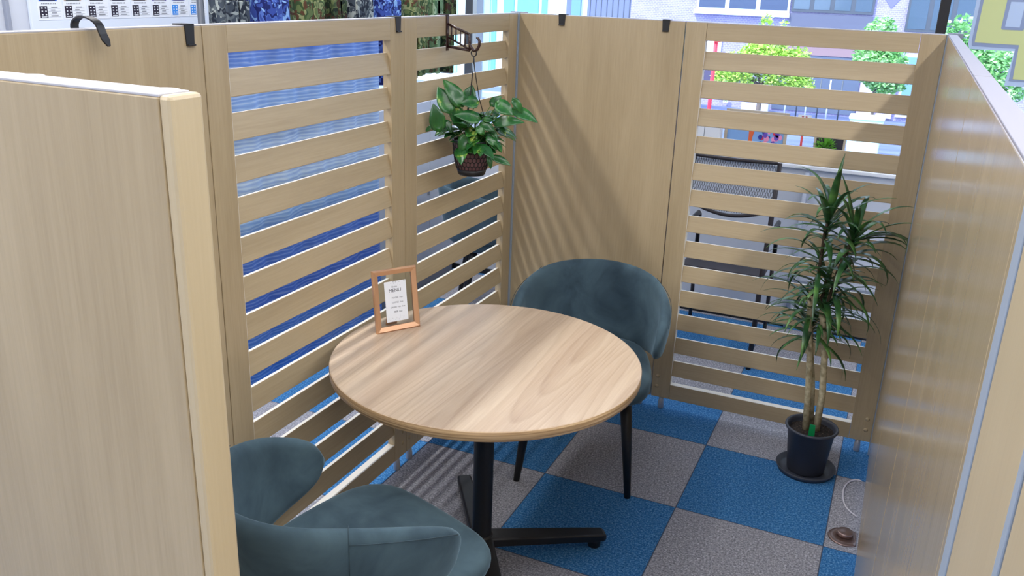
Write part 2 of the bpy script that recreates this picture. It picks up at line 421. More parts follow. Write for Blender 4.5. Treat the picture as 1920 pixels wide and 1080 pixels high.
PC = Vector((.106, -.622, 1.075))     # base centre of the hanging pot
hp = thing('hanging_pothos', 'hanging pothos in a black net-pattern pot below the brown bracket', 'plant', PC)
bm = bmesh.new()
for k in range(20):
    a = 2 * PI * k / 20
tor = [(.0 + .010 * math.cos(2 * PI * k / 16), 0, .425 + .011 * math.sin(2 * PI * k / 16)) for k in range(17)]
tube(bm, tor, .0022, 6, False); obj('hanging_ring', bm, M_black, hp, True)
bm = bmesh.new()
for k in range(3):
    a = 2 * PI * k / 3 + .5
    tube(bm, [(0, 0, .416), (.004 * math.cos(a), .004 * math.sin(a), .37), (.022 * math.cos(a), .022 * math.sin(a), .27), (.066 * math.cos(a), .066 * math.sin(a), .128)], .0016, 6)
obj('hanging_cord', bm, M_black, hp, True)
M_netin = mat('dusty_pink_inner_pot', (122, 88, 92), .6)
bm = bmesh.new(); lathe(bm, [(0, .006), (.046, .006), (.060, .05), (.0655, .11), (.061, .11), (.058, .10), (0, .10)], 40); obj('inner_pot', bm, M_netin, hp, True)
def rp(z): return .048 + .0215 * (1 - (1 - z / .125) ** 1.8)
bm = bmesh.new()
lathe(bm, [(0, 0), (.046, 0), (.049, .004), (rp(.022), .022), (rp(.022) - .004, .022), (.044, .004), (0, .004)], 48)
lathe(bm, [(rp(.118), .117), (rp(.125) + .002, .118), (rp(.125) + .003, .127), (rp(.125) - .001, .128), (rp(.118) - .003, .117), (rp(.118), .117)], 48)
NC, NR = 26, 6; dz = .097 / NR
for r in range(NR):
    for k in range(NC):
        zc = .021 + dz * (r + .5); a0 = 2 * PI * (k + .5 * (r % 2)) / NC
        ring = []
        hw = PI / NC
        for q in range(6):
            an = PI / 6 + q * PI / 3
            ring.append((a0 + hw * 1.13 * math.cos(an), zc + dz * .62 * math.sin(an)))
        P = [Vector((rp(z) * math.cos(a), rp(z) * math.sin(a), z)) for a, z in ring]
        for q in range(3): tube(bm, [P[q], P[q + 1]], .0017, 5, False)
obj('net_pot', bm, M_black, hp, True)
bm = bmesh.new(); lathe(bm, [(0, .108), (.03, .112), (.060, .106)], 30); obj('soil', bm, M_soil, hp, True)
def leaf(bm, base, tip, width, nrm, fold=.25, droop=.12, n=9, shape='heart'):
    base = Vector(base); tip = Vector(tip); ax = tip - base; L = ax.length; ax.normalize()
    nrm = Vector(nrm); nrm = (nrm - ax * nrm.dot(ax)).normalized(); sd = ax.cross(nrm)
    rows = []
    for i in range(n + 1):
        s_ = i / n
        w = math.sin(PI * s_)
        if shape == 'heart':
            w = (math.sin(PI * min(1, s_ ** .62)) ** .8) * (1 - .18 * s_) if 0 < s_ < 1 else 0
        c = base + ax * (L * s_) + nrm * (droop * L * math.sin(PI * s_) * .9)
        row = []
        for u in (-1, -.5, 0, .5, 1):
            back = -.16 * L * (abs(u) ** 1.5) * max(0, 1 - 3 * s_) if shape == 'heart' else 0
            row.append(bm.verts.new(c + sd * (u * w * width / 2) + nrm * (-fold * .5 * width * w * (1 - abs(u)) ) + ax * back))
        rows.append(row)
    for a, b in zip(rows, rows[1:]):
        for k in range(4): bm.faces.new((a[k], a[k + 1], b[k + 1], b[k]))
POTHOS = [(0.063, -0.72, 1.311, 0.007, -0.7, 1.386, 0.062, 0.464, -0.875, 0.737), (0.093, -0.69, 1.334, 0.027, -0.7, 1.412, 0.062, 0.453, -0.882, 0.729), (0.094, -0.64, 1.339, 0.103, -0.62, 1.391, 0.054, 0.446, -0.886, 0.726), (0.038, -0.745, 1.249, 0.017, -0.75, 1.334, 0.062, 0.472, -0.867, 0.757), (0.155, -0.68, 1.285, 0.081, -0.72, 1.297, 0.053, 0.435, -0.889, 0.745), (0.145, -0.67, 1.34, 0.096, -0.7, 1.335, 0.053, 0.437, -0.89, 0.728), (0.199, -0.62, 1.269, 0.298, -0.6, 1.276, 0.046, 0.415, -0.897, 0.749), (0.248, -0.58, 1.312, 0.336, -0.57, 1.275, 0.048, 0.399, -0.907, 0.735), (0.211, -0.64, 1.337, 0.264, -0.62, 1.3, 0.058, 0.416, -0.9, 0.729), (0.159, -0.58, 1.324, 0.189, -0.56, 1.354, 0.038, 0.422, -0.897, 0.729), (0.253, -0.6, 1.35, 0.28, -0.58, 1.302, 0.033, 0.4, -0.908, 0.724), (0.127, -0.7, 1.223, 0.1, -0.71, 1.168, 0.053, 0.443, -0.881, 0.765), (0.123, -0.7, 1.18, 0.191, -0.66, 1.17, 0.039, 0.443, -0.879, 0.779), (0.184, -0.66, 1.218, 0.219, -0.64, 1.183, 0.029, 0.423, -0.891, 0.766), (0.196, -0.63, 1.147, 0.252, -0.6, 1.119, 0.033, 0.415, -0.891, 0.787), (0.191, -0.66, 1.155, 0.201, -0.66, 1.11, 0.023, 0.42, -0.888, 0.786), (0.184, -0.62, 1.237, 0.205, -0.62, 1.208, 0.023, 0.419, -0.894, 0.759), (0.207, -0.6, 1.251, 0.228, -0.6, 1.225, 0.021, 0.411, -0.899, 0.754), (0.072, -0.7, 1.319, 0.092, -0.68, 1.239, 0.054, 0.459, -0.878, 0.734), (0.162, -0.66, 1.265, 0.201, -0.63, 1.239, 0.037, 0.43, -0.89, 0.751), (0.014, -0.76, 1.255, -0.004, -0.765, 1.236, 0.016, 0.48, -0.863, 0.755), (0.05, -0.71, 1.271, 0.067, -0.71, 1.23, 0.025, 0.465, -0.873, 0.749), (0.177, -0.6, 1.306, 0.199, -0.6, 1.29, 0.025, 0.42, -0.897, 0.736), (0.12, -0.68, 1.245, 0.152, -0.67, 1.207, 0.037, 0.443, -0.883, 0.757), (0.089, -0.66, 1.276, 0.12, -0.64, 1.269, 0.042, 0.449, -0.882, 0.746), (0.165, -0.65, 1.282, 0.192, -0.63, 1.275, 0.025, 0.428, -0.892, 0.745), (0.156, -0.68, 1.256, 0.176, -0.67, 1.228, 0.033, 0.434, -0.888, 0.755)]
bm = bmesh.new(); bv = bmesh.new()
for (bx, by, bz, tx, ty, tz, w, nx, ny, nz) in POTHOS:
    b = Vector((bx, by, bz)) - PC; tp = Vector((tx, ty, tz)) - PC
    leaf(bm, b, tp, w, (nx, ny, nz))
    root = Vector((rnd.uniform(-.035, .035), rnd.uniform(-.035, .035), .108))
    mid = (root + b) / 2 + Vector((0, 0, .02))
    if b.z < .08: mid = Vector((b.x * .8, b.y * .8, .135)); root = Vector((b.x * .5, b.y * .5, .112))
    tube(bv, [root, mid, b], .0014, 5)
for k in range(64):
    a = rnd.uniform(0, 2 * PI); r = rnd.uniform(.02, .095); z = rnd.uniform(.12, .23) - r * .35
    b = Vector((r * math.cos(a), r * math.sin(a), z)); L = rnd.uniform(.05, .088)
    d = Vector((math.cos(a + rnd.uniform(-.9, .9)), math.sin(a + rnd.uniform(-.9, .9)), rnd.uniform(-.8, .35))).normalized()
    tp = b + d * L
    if tp.x + PC.x < .012: continue
    leaf(bm, b, tp, L * .62, (rnd.uniform(-.3, .5), rnd.uniform(-.7, .1), 1))
    tube(bv, [Vector((b.x * .35, b.y * .35, .108)), Vector((b.x * .7, b.y * .7, z * .6 + .06)), b], .0013, 5)
obj('foliage', bm, M_leafp, hp, True, solid=.0007); obj('stems', bv, M_vine, hp, True)

# ---------------------------------------------------------------- round table
TC = (.495, -1.283); TZ = .69; TR = .455
tb = thing('round_table', 'round oak-finish table with a black cross base in the middle of the booth', 'table', (TC[0], TC[1], 0))
bm = bmesh.new(); lathe(bm, [(0, TZ), (TR - .004, TZ), (TR - .001, TZ - .0015)], 128); lathe(bm, [(TR - .001, TZ - .028), (0, TZ - .028)], 128)
obj('tabletop', bm, M_table, tb, False)
bm = bmesh.new(); lathe(bm, [(TR - .001, TZ - .0015), (TR, TZ - .003), (TR, TZ - .026), (TR - .002, TZ - .0282)], 128); obj('edge_band', bm, M_tedge, tb, True)
bm = bmesh.new(); lathe(bm, [(0, TZ - .029), (.11, TZ - .029), (.11, TZ - .034), (.033, TZ - .036), (.031, TZ - .04), (.031, .085), (.036, .078), (.036, .06), (0, .06)], 40)
obj('column', bm, M_black, tb, True, bev=.001)
a0 = math.radians(35)
for k in range(4):
    bm = bmesh.new(); L = .41
    vs_ = []
    pr = [(0.0, .034, .080, .050), (.05, .032, .078, .048), (.35, .026, .056, .030), (.40, .024, .052, .028), (L, .018, .046, .030)]
    rings = [[bm.verts.new((x, s * h, z)) for s, z in ((-1, zb), (1, zb), (1, zt - .004), (.8, zt), (-.8, zt), (-1, zt - .004))] for x, h, zt, zb in pr]
    for a, b in zip(rings, rings[1:]):
        for q in range(6): bm.faces.new((a[q], a[(q + 1) % 6], b[(q + 1) % 6], b[q]))
    bm.faces.new(rings[0]); bm.faces.new(rings[-1][::-1])
    lathe(bm, [(0, .030), (.020, .030), (.022, .022), (.020, .0), (0, 0)], 20, (.375, 0))
    bmesh.ops.rotate(bm, matrix=Matrix.Rotation(a0 + k * PI / 2, 3, 'Z'), verts=bm.verts)
    obj('base_arm', bm, M_black, tb, bev=.0015)

# ---------------------------------------------------------------- menu frame on the table
fb0 = Vector((.124, -1.289)); fb1 = Vector((.205, -1.163)); fw = (fb1 - fb0).length
fa = math.atan2(fb1.y - fb0.y, fb1.x - fb0.x)
mf = thing('menu_frame', 'rose gold photo frame with a white menu card standing on the table', 'photo frame', (fb0.x, fb0.y, TZ + .0005), fa)
lean = Matrix.Rotation(math.radians(-9.0), 4, 'X'); FH = .198
def fr(bm): bmesh.ops.transform(bm, matrix=lean, verts=bm.verts); return bm
bm = bmesh.new(); bw = .0175; d0, d1 = 0.0, .014
out = [(0, 0), (fw, 0), (fw, FH), (0, FH)]; inn = [(bw, bw), (fw - bw, bw), (fw - bw, FH - bw), (bw, FH - bw)]
vo0 = [bm.verts.new((x, d0 + .004, z)) for x, z in out]; vm = [bm.verts.new((x + (.004 if x < fw / 2 else -.004), d0, z + (.004 if z < FH / 2 else -.004))) for x, z in out]
vi0 = [bm.verts.new((x, .006, z)) for x, z in inn]; vi1 = [bm.verts.new((x, d1, z)) for x, z in inn]; vo1 = [bm.verts.new((x, d1, z)) for x, z in out]
for L1, L2 in ((vo0, vm), (vm, vi0), (vi0, vi1), (vi1, vo1), (vo1, vo0)):
    for k in range(4): bm.faces.new((L1[k], L1[(k + 1) % 4], L2[(k + 1) % 4], L2[k]))
obj('frame', fr(bm), M_gold, mf)
bm = bmesh.new(); box(bm, bw, fw - bw, .0085, .0105, bw, FH - bw); obj('glass', fr(bm), M_glass, mf)
cx0, cx1, cz0, cz1 = .038, .112, .030, .158
bm = bmesh.new(); box(bm, cx0, cx1, .0073, .0080, cz0, cz1); cd = obj('menu_card', fr(bm), M_paper, mf)
def mt(x, z): return lean @ Matrix.Translation((x, .0071, z)) @ Matrix.Rotation(PI / 2, 4, 'X')
ccx = (cx0 + cx1) / 2
text_obj('Drink', .008, M_ink2, cd, mt(ccx - .003, .138)); text_obj('MENU', .0155, M_ink, cd, mt(ccx - .002, .124))
for z, s_ in ((.103, 'WATER  free'), (.088, 'COFFEE  free'), (.073, 'GREEN TEA  free'), (.058, '麦茶  free')): text_obj(s_, .0068, M_ink2, cd, mt(ccx + .004, z))
bm = bmesh.new()
for k in range(46):
    if k % 2: x = rnd.uniform(cx0 + .02, cx1 - .002); z = cz1 - .002 - abs(rnd.gauss(0, .006)) * (x - cx0) / .06
    else: x = rnd.uniform(cx0 + .002, cx1 - .01); z = cz0 + .003 + abs(rnd.gauss(0, .007))
    if z > cz1 or z < cz0: continue
    r = rnd.uniform(.0004, .0011); poly(bm, [(x - r, .0071, z), (x, .0071, z - r), (x + r, .0071, z), (x, .0071, z + r)])
obj('speckle_print', fr(bm), M_ink2, cd)['kind'] = 'stuff'
bm = bmesh.new(); box(bm, fw / 2 - .02, fw / 2 + .02, .013, .015, .0, .12, .0005)
bmesh.ops.transform(bm, matrix=Matrix.Translation((0, 0, .0)) @ lean, verts=bm.verts)
for v in bm.verts:
    if v.co.z < .06: v.co.y += .045 * (1 - v.co.z / .12); v.co.z = max(v.co.z, .0005)
obj('easel_back', bm, M_gold, mf)

# ---------------------------------------------------------------- upholstered chairs
def make_chair(label, loc, rz, group=None):
    """front of the chair is local +Y"""
    th = thing('upholstered_chair', label, 'chair', loc, rz, group)
    # seat: rounded cushion
    bm = bmesh.new(); N = 40
    def outline(a, sx, sy):
        c, s_ = math.cos(a), math.sin(a)
        e = .5
        x = sx * math.copysign(abs(c) ** e, c); y = sy * math.copysign(abs(s_) ** e, s_)
        if y < 0: x *= 1 - .12 * (abs(y) / sy)
        x *= 1 - .13 * (sy - y) / (2 * sy)
        return x, y
    prof = [(0, .372, 0), (.75, .374, 0), (.93, .378, 0), (.985, .395, 0), (1.0, .415, 0), (.985, .432, 0), (.93, .444, 0), (.8, .450, 0), (.5, .453, 0), (0, .454, 0)]
    rings = []
    for r, z, _ in prof:
        if r == 0: rings.append([bm.verts.new((0, .035, z))]); continue
        rings.append([bm.verts.new((outline(2 * PI * k / N, .262 * r, .255 * r)[0], outline(2 * PI * k / N, .262 * r, .262 * r)[1] + .035, z)) for k in range(N)])
    for a, b in zip(rings, rings[1:]):
        for k in range(N):
            q = []
            for v in (a[k % len(a)], a[(k + 1) % len(a)], b[(k + 1) % len(b)], b[k % len(b)]):
                if v not in q: q.append(v)
            if len(q) > 2: bm.faces.new(q)
    obj('seat', bm, M_velvet, th, True, sub=1)
    # wrap-round back
    bm = bmesh.new(); NU, NV = 48, 14; TH = math.radians(109)
    def mid(u):   # outline: height of centre line and half height
        a = abs(u)
        top = .728 - .05 * a ** 2 - .13 * max(0, a - .4) ** 1.6
        bot = .40 + .075 * a ** 2
        zc = (top + bot) / 2; hh = (top - bot) / 2
        hh *= (max(0, 1 - a ** 12)) ** .5
        return zc, hh
    def surf(u, v, off):
        zc, hh = mid(u)
        z = zc + hh * v
        a = u * TH
        fl = .17 * (z - .43) - .55 * max(0, z - .56) ** 1.5 * math.sin(a) ** 2
        rx = .243 + fl + off; ry = .262 + fl * 1.05 + off
        x = rx * math.sin(a); y = -ry * math.cos(a) * (1 if abs(a) < PI / 2 else 1.25) - .0
        return Vector((x, y, z))
    def shell(o1, edge):
        g = [[bm.verts.new(surf(-1 + 2 * i / NU, -1 + 2 * j / NV, o1 * (1 - abs(-1 + 2 * j / NV) ** 6) ** .5 * (1 - abs(-1 + 2 * i / NU) ** 14) ** .5)) for j in range(NV + 1)] for i in range(NU + 1)]
        return g
    go = shell(.024, 0); gi = shell(-.020, 0)
    for g in (go, gi):
        for i in range(NU):
            for j in range(NV):
                try: bm.faces.new((g[i][j], g[i + 1][j], g[i + 1][j + 1], g[i][j + 1]))
                except ValueError: pass
    bmesh.ops.remove_doubles(bm, verts=bm.verts, dist=.0004)
    obj('backrest', bm, M_velvet, th, True, sub=1)
    bm = bmesh.new()
    for u in (-.5, .5):
        bm = bmesh.new()
        tube(bm, [surf(u, -1 + 2 * k / 12, .0243 * (1 - abs(-1 + 2 * k / 12) ** 6) ** .5 + .0002) for k in range(13)], .0011, 5)
        obj('seam', bm, M_seam, th, True)
    for s_ in (-1, 1):
        bm = bmesh.new(); tube(bm, [surf(s_ * (.5 + .42 * k / 10), .80, .0235) for k in range(11)], .0011, 5)
        obj('seam', bm, M_seam, th, True)
    for sx_, y0, y1 in ((-1, .17, .215), (1, .17, .215), (-1, -.14, -.20), (1, -.14, -.20)):
        bm = bmesh.new(); x0 = .165 if y0 > 0 else .13; x1 = .205 if y0 > 0 else .165
        tube(bm, [(sx_ * x0, y0, .382), (sx_ * (x0 + (x1 - x0) * .5), (y0 + y1) / 2, .2), (sx_ * x1, y1, 0)], [.0225, .018, .0115], 16)
        obj('leg', bm, M_black, th, True)
    return th
ch1 = make_chair('teal-grey velvet tub chair behind the table, facing the viewer', (.575, -.572, 0), math.atan2(-.98, .19) - PI / 2)
c2 = tree_copy(ch1); c2['label'] = 'teal-grey velvet tub chair in the left foreground, seen from behind'
c2.location = (.478, -1.970, 0); c2.rotation_euler = (0, 0, math.atan2(.966, .26) - PI / 2 - .06)
c3 = tree_copy(ch1); c3['label'] = 'teal-grey velvet tub chair outside the booth, seen through the slats below the hanging plant'
c3.location = (-.42, .78, 0); c3.rotation_euler = (0, 0, math.radians(-60))

# ---------------------------------------------------------------- dracaena in its pot
DP = Vector((1.375, -.238, 0))
dr = thing('potted_dracaena', 'tall dracaena with narrow arching leaves in a charcoal pot before the back slats', 'plant', DP)
bm = bmesh.new(); lathe(bm, [(0, .004), (.085, .004), (.098, .006), (.108, .022), (.111, .022), (.101, 0), (0, 0)], 48); obj('saucer', bm, M_potg, dr, True)
bm = bmesh.new(); lathe(bm, [(0, .006), (.066, .006), (.069, .010), (.086, .176), (.095, .180), (.098, .186), (.096, .191), (.089, .190), (.083, .178), (.081, .160), (0, .160)], 56); obj('pot', bm, M_potg, dr, True)
bm = bmesh.new(); lathe(bm, [(0, .176), (.04, .174), (.0825, .168)], 40)
for v in bm.verts: v.co.z += .004 * noise.noise(v.co * 60)
obj('soil', bm, M_soil, dr, True)
def P3(x, y, z): return Vector((x, y, z)) - DP
bm = bmesh.new()
c1 = [P3(1.355, -.25, .16), P3(1.342, -.24, .33), P3(1.325, -.225, .48), P3(1.305, -.22, .60), P3(1.300, -.22, .695)]
c2_ = [P3(1.392, -.24, .16), P3(1.392, -.235, .33), P3(1.378, -.225, .47), P3(1.357, -.22, .58), P3(1.345, -.22, .645)]
c3_ = [P3(1.372, -.205, .16), P3(1.350, -.20, .35), P3(1.322, -.195, .50), P3(1.315, -.19, .56)]
tube(bm, c1, [.0125, .0115, .0115, .011, .0115], 12); tube(bm, c2_, [.013, .0125, .012, .012, .0125], 12); tube(bm, c3_, [.010, .0095, .009, .008], 12)
obj('cane', bm, M_cane, dr, True)
bm = bmesh.new()
s1 = [P3(1.302, -.225, .67), P3(1.312, -.22, .76), P3(1.312, -.22, .86), P3(1.312, -.22, .94), P3(1.318, -.22, 1.0)]
s2 = [P3(1.35, -.22, .62), P3(1.365, -.22, .72), P3(1.375, -.225, .80), P3(1.395, -.23, .88), P3(1.41, -.235, .95)]
s3 = [P3(1.345, -.215, .61), P3(1.335, -.20, .68), P3(1.34, -.19, .76)]
for s_ in (s1, s2, s3): tube(bm, s_, [.006] * (len(s_) - 1) + [.004], 8)
obj('stem', bm, M_stem, dr, True)
def blade(bm, base, az, el, L, w, drop, n=9):
    p = Vector(base); pts = []; d_el = el
    for i in range(n + 1):
        pts.append(p.copy())
        d = Vector((math.cos(az) * math.cos(d_el), math.sin(az) * math.cos(d_el), math.sin(d_el)))
        p = p + d * (L / n)
        d_el -= drop / n * (.3 + 1.6 * i / n)
    side = Vector((-math.sin(az), math.cos(az), 0)); rows = []
    for i, q in enumerate(pts):
        s_ = i / n; ww = w * min(1, .45 + 2.2 * s_) * (1 - s_ ** 3.0) * .5 + .0003
        rows.append([bm.verts.new(q + side * ww * k + Vector((0, 0, .35 * ww * abs(k)))) for k in (-1, 0, 1)])
    # keep the blade inside the booth: clear of the slats and of the right board
    for r in rows:
        for v in r:
            wx, wy = v.co.x + DP.x, v.co.y + DP.y
            if wy > -.012: v.co.y = -.012 - DP.y - rnd.uniform(0, .003)
            if wx > 1.582: v.co.x = 1.582 - DP.x
    for a, b in zip(rows, rows[1:]):
        for k in range(2): bm.faces.new((a[k], a[k + 1], b[k + 1], b[k]))
bm = bmesh.new()
GA = 2.39996
def head(c, n, L, w, e0, e1, dr0, dr1, span=.06, azc=None, azw=None):
    for k in range(n):
        f_ = k / n
        az = k * GA + rnd.uniform(-.25, .25)
        if azc is not None: az = azc + rnd.uniform(-azw, azw)
        blade(bm, Vector(c) + Vector((0, 0, -span * (1 - f_))), az, e0 + (e1 - e0) * f_ + rnd.uniform(-.15, .15), L * rnd.uniform(.75, 1.15), w * rnd.uniform(.8, 1.2), rnd.uniform(dr0, dr1))
head(s1[-1], 24, .22, .024, -.1, 1.45, .8, 2.0, .10)
head(s2[-1], 24, .23, .025, -.1, 1.3, .9, 2.2, .09)
head(s3[-1], 17, .21, .020, -.3, 1.1, .8, 2.0, .08)
head(s1[2], 14, .24, .020, -.2, .7, 1.0, 2.2, .08)
head(s2[2], 14, .24, .020, -.2, .7, 1.0, 2.2, .10)
head(c2_[-1] + Vector((0, 0, .02)), 22, .20, .017, -.2, 1.0, .7, 1.9, .08)
head(c1[-1] + Vector((0, 0, .0)), 22, .21, .017, -.2, 1.0, .8, 1.9, .08)
head(c3_[-1] + Vector((0, 0, .02)), 28, .20, .017, -.25, .9, .7, 1.8, .07)
blade(bm, s1[-1], 1.2, 1.42, .22, .022, .2)
blade(bm, s2[-1], 2.6, 1.25, .22, .020, .35)
for k in range(6): blade(bm, s2[-1] - Vector((0, 0, .03)), -.15 + rnd.uniform(-.3, .3), .38 + .06 * k, .24, .020, 1.5 + .12 * k)
obj('foliage', bm, M_leafd, dr, True, solid=.0006)
bm = bmesh.new(); box(bm, -.013, .013, -.001, .001, -.03, .05, .0008)
for v in bm.verts:
    if v.co.z > .04: v.co.x *= .75
bmesh.ops.transform(bm, matrix=Matrix.Translation(P3(1.380, -.300, .178)) @ Matrix.Rotation(.15, 4, 'X'), verts=bm.verts)
o = obj('plant_tag', bm, M_green, dr); o['label'] = 'green plastic plant tag'

# ---------------------------------------------------------------- floor socket and cable
so = thing('floor_socket', 'round bronze floor socket beside the right partition', 'socket', (1.552, -.640, 0))
bm = bmesh.new(); lathe(bm, [(0, .002), (.030, .002), (.036, .005), (.052, .004), (.056, .0), (0, 0)], 40); obj('socket_ring', bm, M_brass, so, True)
bm = bmesh.new(); lathe(bm, [(0, .018), (.024, .018), (.027, .015), (.027, .003), (0, .003)], 32, (-.002, .012)); obj('socket_lid', bm, M_brass, so, True)
for v in so.children:
    for q in v.data.vertices: q.co.x = min(q.co.x, .036)
bm = bmesh.new()
cp = [(1.585, -.235), (1.56, -.225), (1.535, -.26), (1.522, -.31), (1.523, -.37), (1.532, -.43), (1.55, -.47), (1.586, -.50)]
tube(bm, [(x, y, .0045) for x, y in cp], .0032, 8)
o = obj('power_cable', bm, M_cable, None, True, sub=1); setk(o, 'white cable looping on the carpet between the plant pot and the floor socket', 'cable')

# ---------------------------------------------------------------- behind the left partitions
M_lock = mat('pale_locker_grey', (200, 206, 218), .45)
cb = thing('storage_cabinet', 'low pale grey storage cabinet behind the slats under the hanging plant', 'cabinet', (-.965, .36, 0))
bxo('body', M_lock, cb, -.42, -.004, 0, .92, .0, 1.10, .004)
for k in range(3):
    y0 = .006 + k * .304
    d = bxo('door', M_lock, cb, -.004, .012, y0, y0 + .300, .05, 1.09, .003)
    bxo('handle', M_grey, d, .012, .020, y0 + .27, y0 + .285, .55, .70, .003)
bxo('plinth', M_grey, cb, -.41, .002, .002, .918, 0, .048)

# blue wave-pattern curtain hanging behind the middle slats
M_curt = mat('wave_pattern_curtain', (120, 160, 220), .45); t = NT(M_curt)
tc = t.new('ShaderNodeTexCoord'); sp = t.new('ShaderNodeSeparateXYZ'); t.link(tc.outputs['Object'], sp.inputs[0])
mpr = t.new('ShaderNodeMapRange'); mpr.inputs[1].default_value = 0; mpr.inputs[2].default_value = 1.5
t.link(sp.outputs[2], mpr.inputs[0])
base = t.ramp(mpr.outputs[0], [(.0, (70, 130, 215)), (.14, (96, 150, 225)), (.24, (84, 124, 212)), (.42, (104, 144, 220)), (.50, (164, 196, 230)), (.66, (204, 220, 236)), (.80, (160, 192, 232)), (.93, (120, 156, 222)), (.98, (92, 130, 212))])
vv = t.coords((1, .35, 2.2), rand=False)
wv = t.new('ShaderNodeTexWave', wave_type='BANDS', bands_direction='Z'); wv.inputs['Scale'].default_value = 9; wv.inputs['Distortion'].default_value = 7; wv.inputs['Detail'].default_value = 3; wv.inputs['Detail Scale'].default_value = 1.2
t.link(vv, wv.inputs['Vector'])
c = t.mix(.5, base, t.ramp(wv.outputs['Fac'], [(.0, (150, 176, 228)), (.45, (214, 226, 246)), (.8, (232, 240, 252)), (1, (255, 255, 255))]), 'MULTIPLY')
c = t.mix(.22, c, t.ramp(wv.outputs['Fac'], [(.75, (0, 0, 0)), (1, (235, 242, 255))]), 'SCREEN')
t.link(c, t.b.inputs['Base Color'])
bm = bmesh.new(); NY = 110; NZ = 24; g = []
for i in range(NY + 1):
    y = -.86 + 1.18 * i / NY; col = []
    for j in range(NZ + 1):
        z = .004 + 1.496 * j / NZ
        x = -.885 + .010 * math.sin(y * 27 + .8 * math.sin(z * 3)) + .003 * math.sin(y * 71 + z)
        col.append(bm.verts.new((x, y, z)))
    g.append(col)
for i in range(NY):
    for j in range(NZ): bm.faces.new((g[i][j], g[i + 1][j], g[i + 1][j + 1], g[i][j + 1]))
o = obj('wave_curtain', bm, M_curt, None, True, solid=.002); setk(o, 'blue and white wave-pattern curtain hanging behind the left slats', 'curtain')

# clothes rack with camouflage jackets
rk = thing('clothes_rack', 'dark clothes rack carrying the row of camouflage jackets behind the left partitions', 'clothes rack', (-1.06, 0, 0))
bm = bmesh.new(); tube(bm, [(0, -.68, 1.93), (0, 1.30, 1.93)], .014, 12); obj('rail', bm, M_dgrey, rk, True)
for y in (.5, 1.26):
    bm = bmesh.new(); tube(bm, [(0, y, 1.93), (-.535, y, 1.93)], .010, 8); obj('wall_arm', bm, M_dgrey, rk, True)
for y in (-.665,):
    bm = bmesh.new(); tube(bm, [(0, y, .03), (0, y, 1.94)], .014, 12); obj('upright', bm, M_dgrey, rk, True)
    bm = bmesh.new(); tube(bm, [(-.2, y, .02), (.06, y, .02)], .015, 10); obj('foot_bar', bm, M_dgrey, rk, True)
bm = bmesh.new(); tube(bm, [(0, .220, .03), (0, .220, 1.94)], .012, 12); obj('upright', bm, M_dgrey, rk, True)
bm = bmesh.new(); tube(bm, [(-.2, .22, .02), (.13, .22, .02)], .012, 10); obj('foot_bar', bm, M_dgrey, rk, True)
bm = bmesh.new(); lathe(bm, [(0, 0), (.014, .002), (.022, .014), (.018, .028), (0, .034)], 16, (.135, .23)); obj('caster', bm, M_black, rk, True)
bm = bmesh.new(); tube(bm, [(.175, -.85, 1.507), (.175, .315, 1.507)], .007, 10); obj('lower_rail', bm, M_dgrey, rk, True)
for y in (-.665, .22):
    bm = bmesh.new(); tube(bm, [(0, y, 1.507), (.175, y, 1.507)], .006, 8); obj('rail_arm', bm, M_dgrey, rk, True)
def camo(name, cols, sc=22):
    m = mat(name, cols[0], .85, 0, .2); t = NT(m); v = t.coords((1, 1, 1.0))
    n = t.noise(v, sc, 1, .4, .6); n2 = t.noise(v, sc * 1.3, 1, .4, .8)
    a = t.ramp(n, [(0, cols[0]), (.42, cols[1]), (.52, cols[2]), (.6, cols[0])], 'CONSTANT')
    b = t.ramp(n2, [(0, (0, 0, 0)), (.60, (255, 255, 255))], 'CONSTANT')
    c = t.mix(b, a, lin(cols[3])); t.link(c, t.b.inputs['Base Color']); return m
CG = camo('camo_grey_digital', [(70, 78, 88), (40, 46, 58), (104, 112, 116), (168, 174, 170)])
CB = camo('camo_blue_navy', [(66, 88, 170), (36, 44, 108), (90, 120, 200), (150, 190, 240)])
CGR = camo('camo_green_woodland', [(104, 120, 74), (62, 84, 52), (150, 156, 108), (96, 66, 48)])
CPG = camo('camo_pale_green', [(120, 150, 112), (86, 118, 84), (160, 184, 150), (96, 84, 66)])
CDG = camo('camo_dark_green', [(66, 82, 52), (34, 46, 34), (96, 108, 70), (70, 48, 38)])
M_linb = mat('navy_lining', (26, 30, 58), .9)
M_hang = mat('black_hanger', (30, 30, 34), .5)
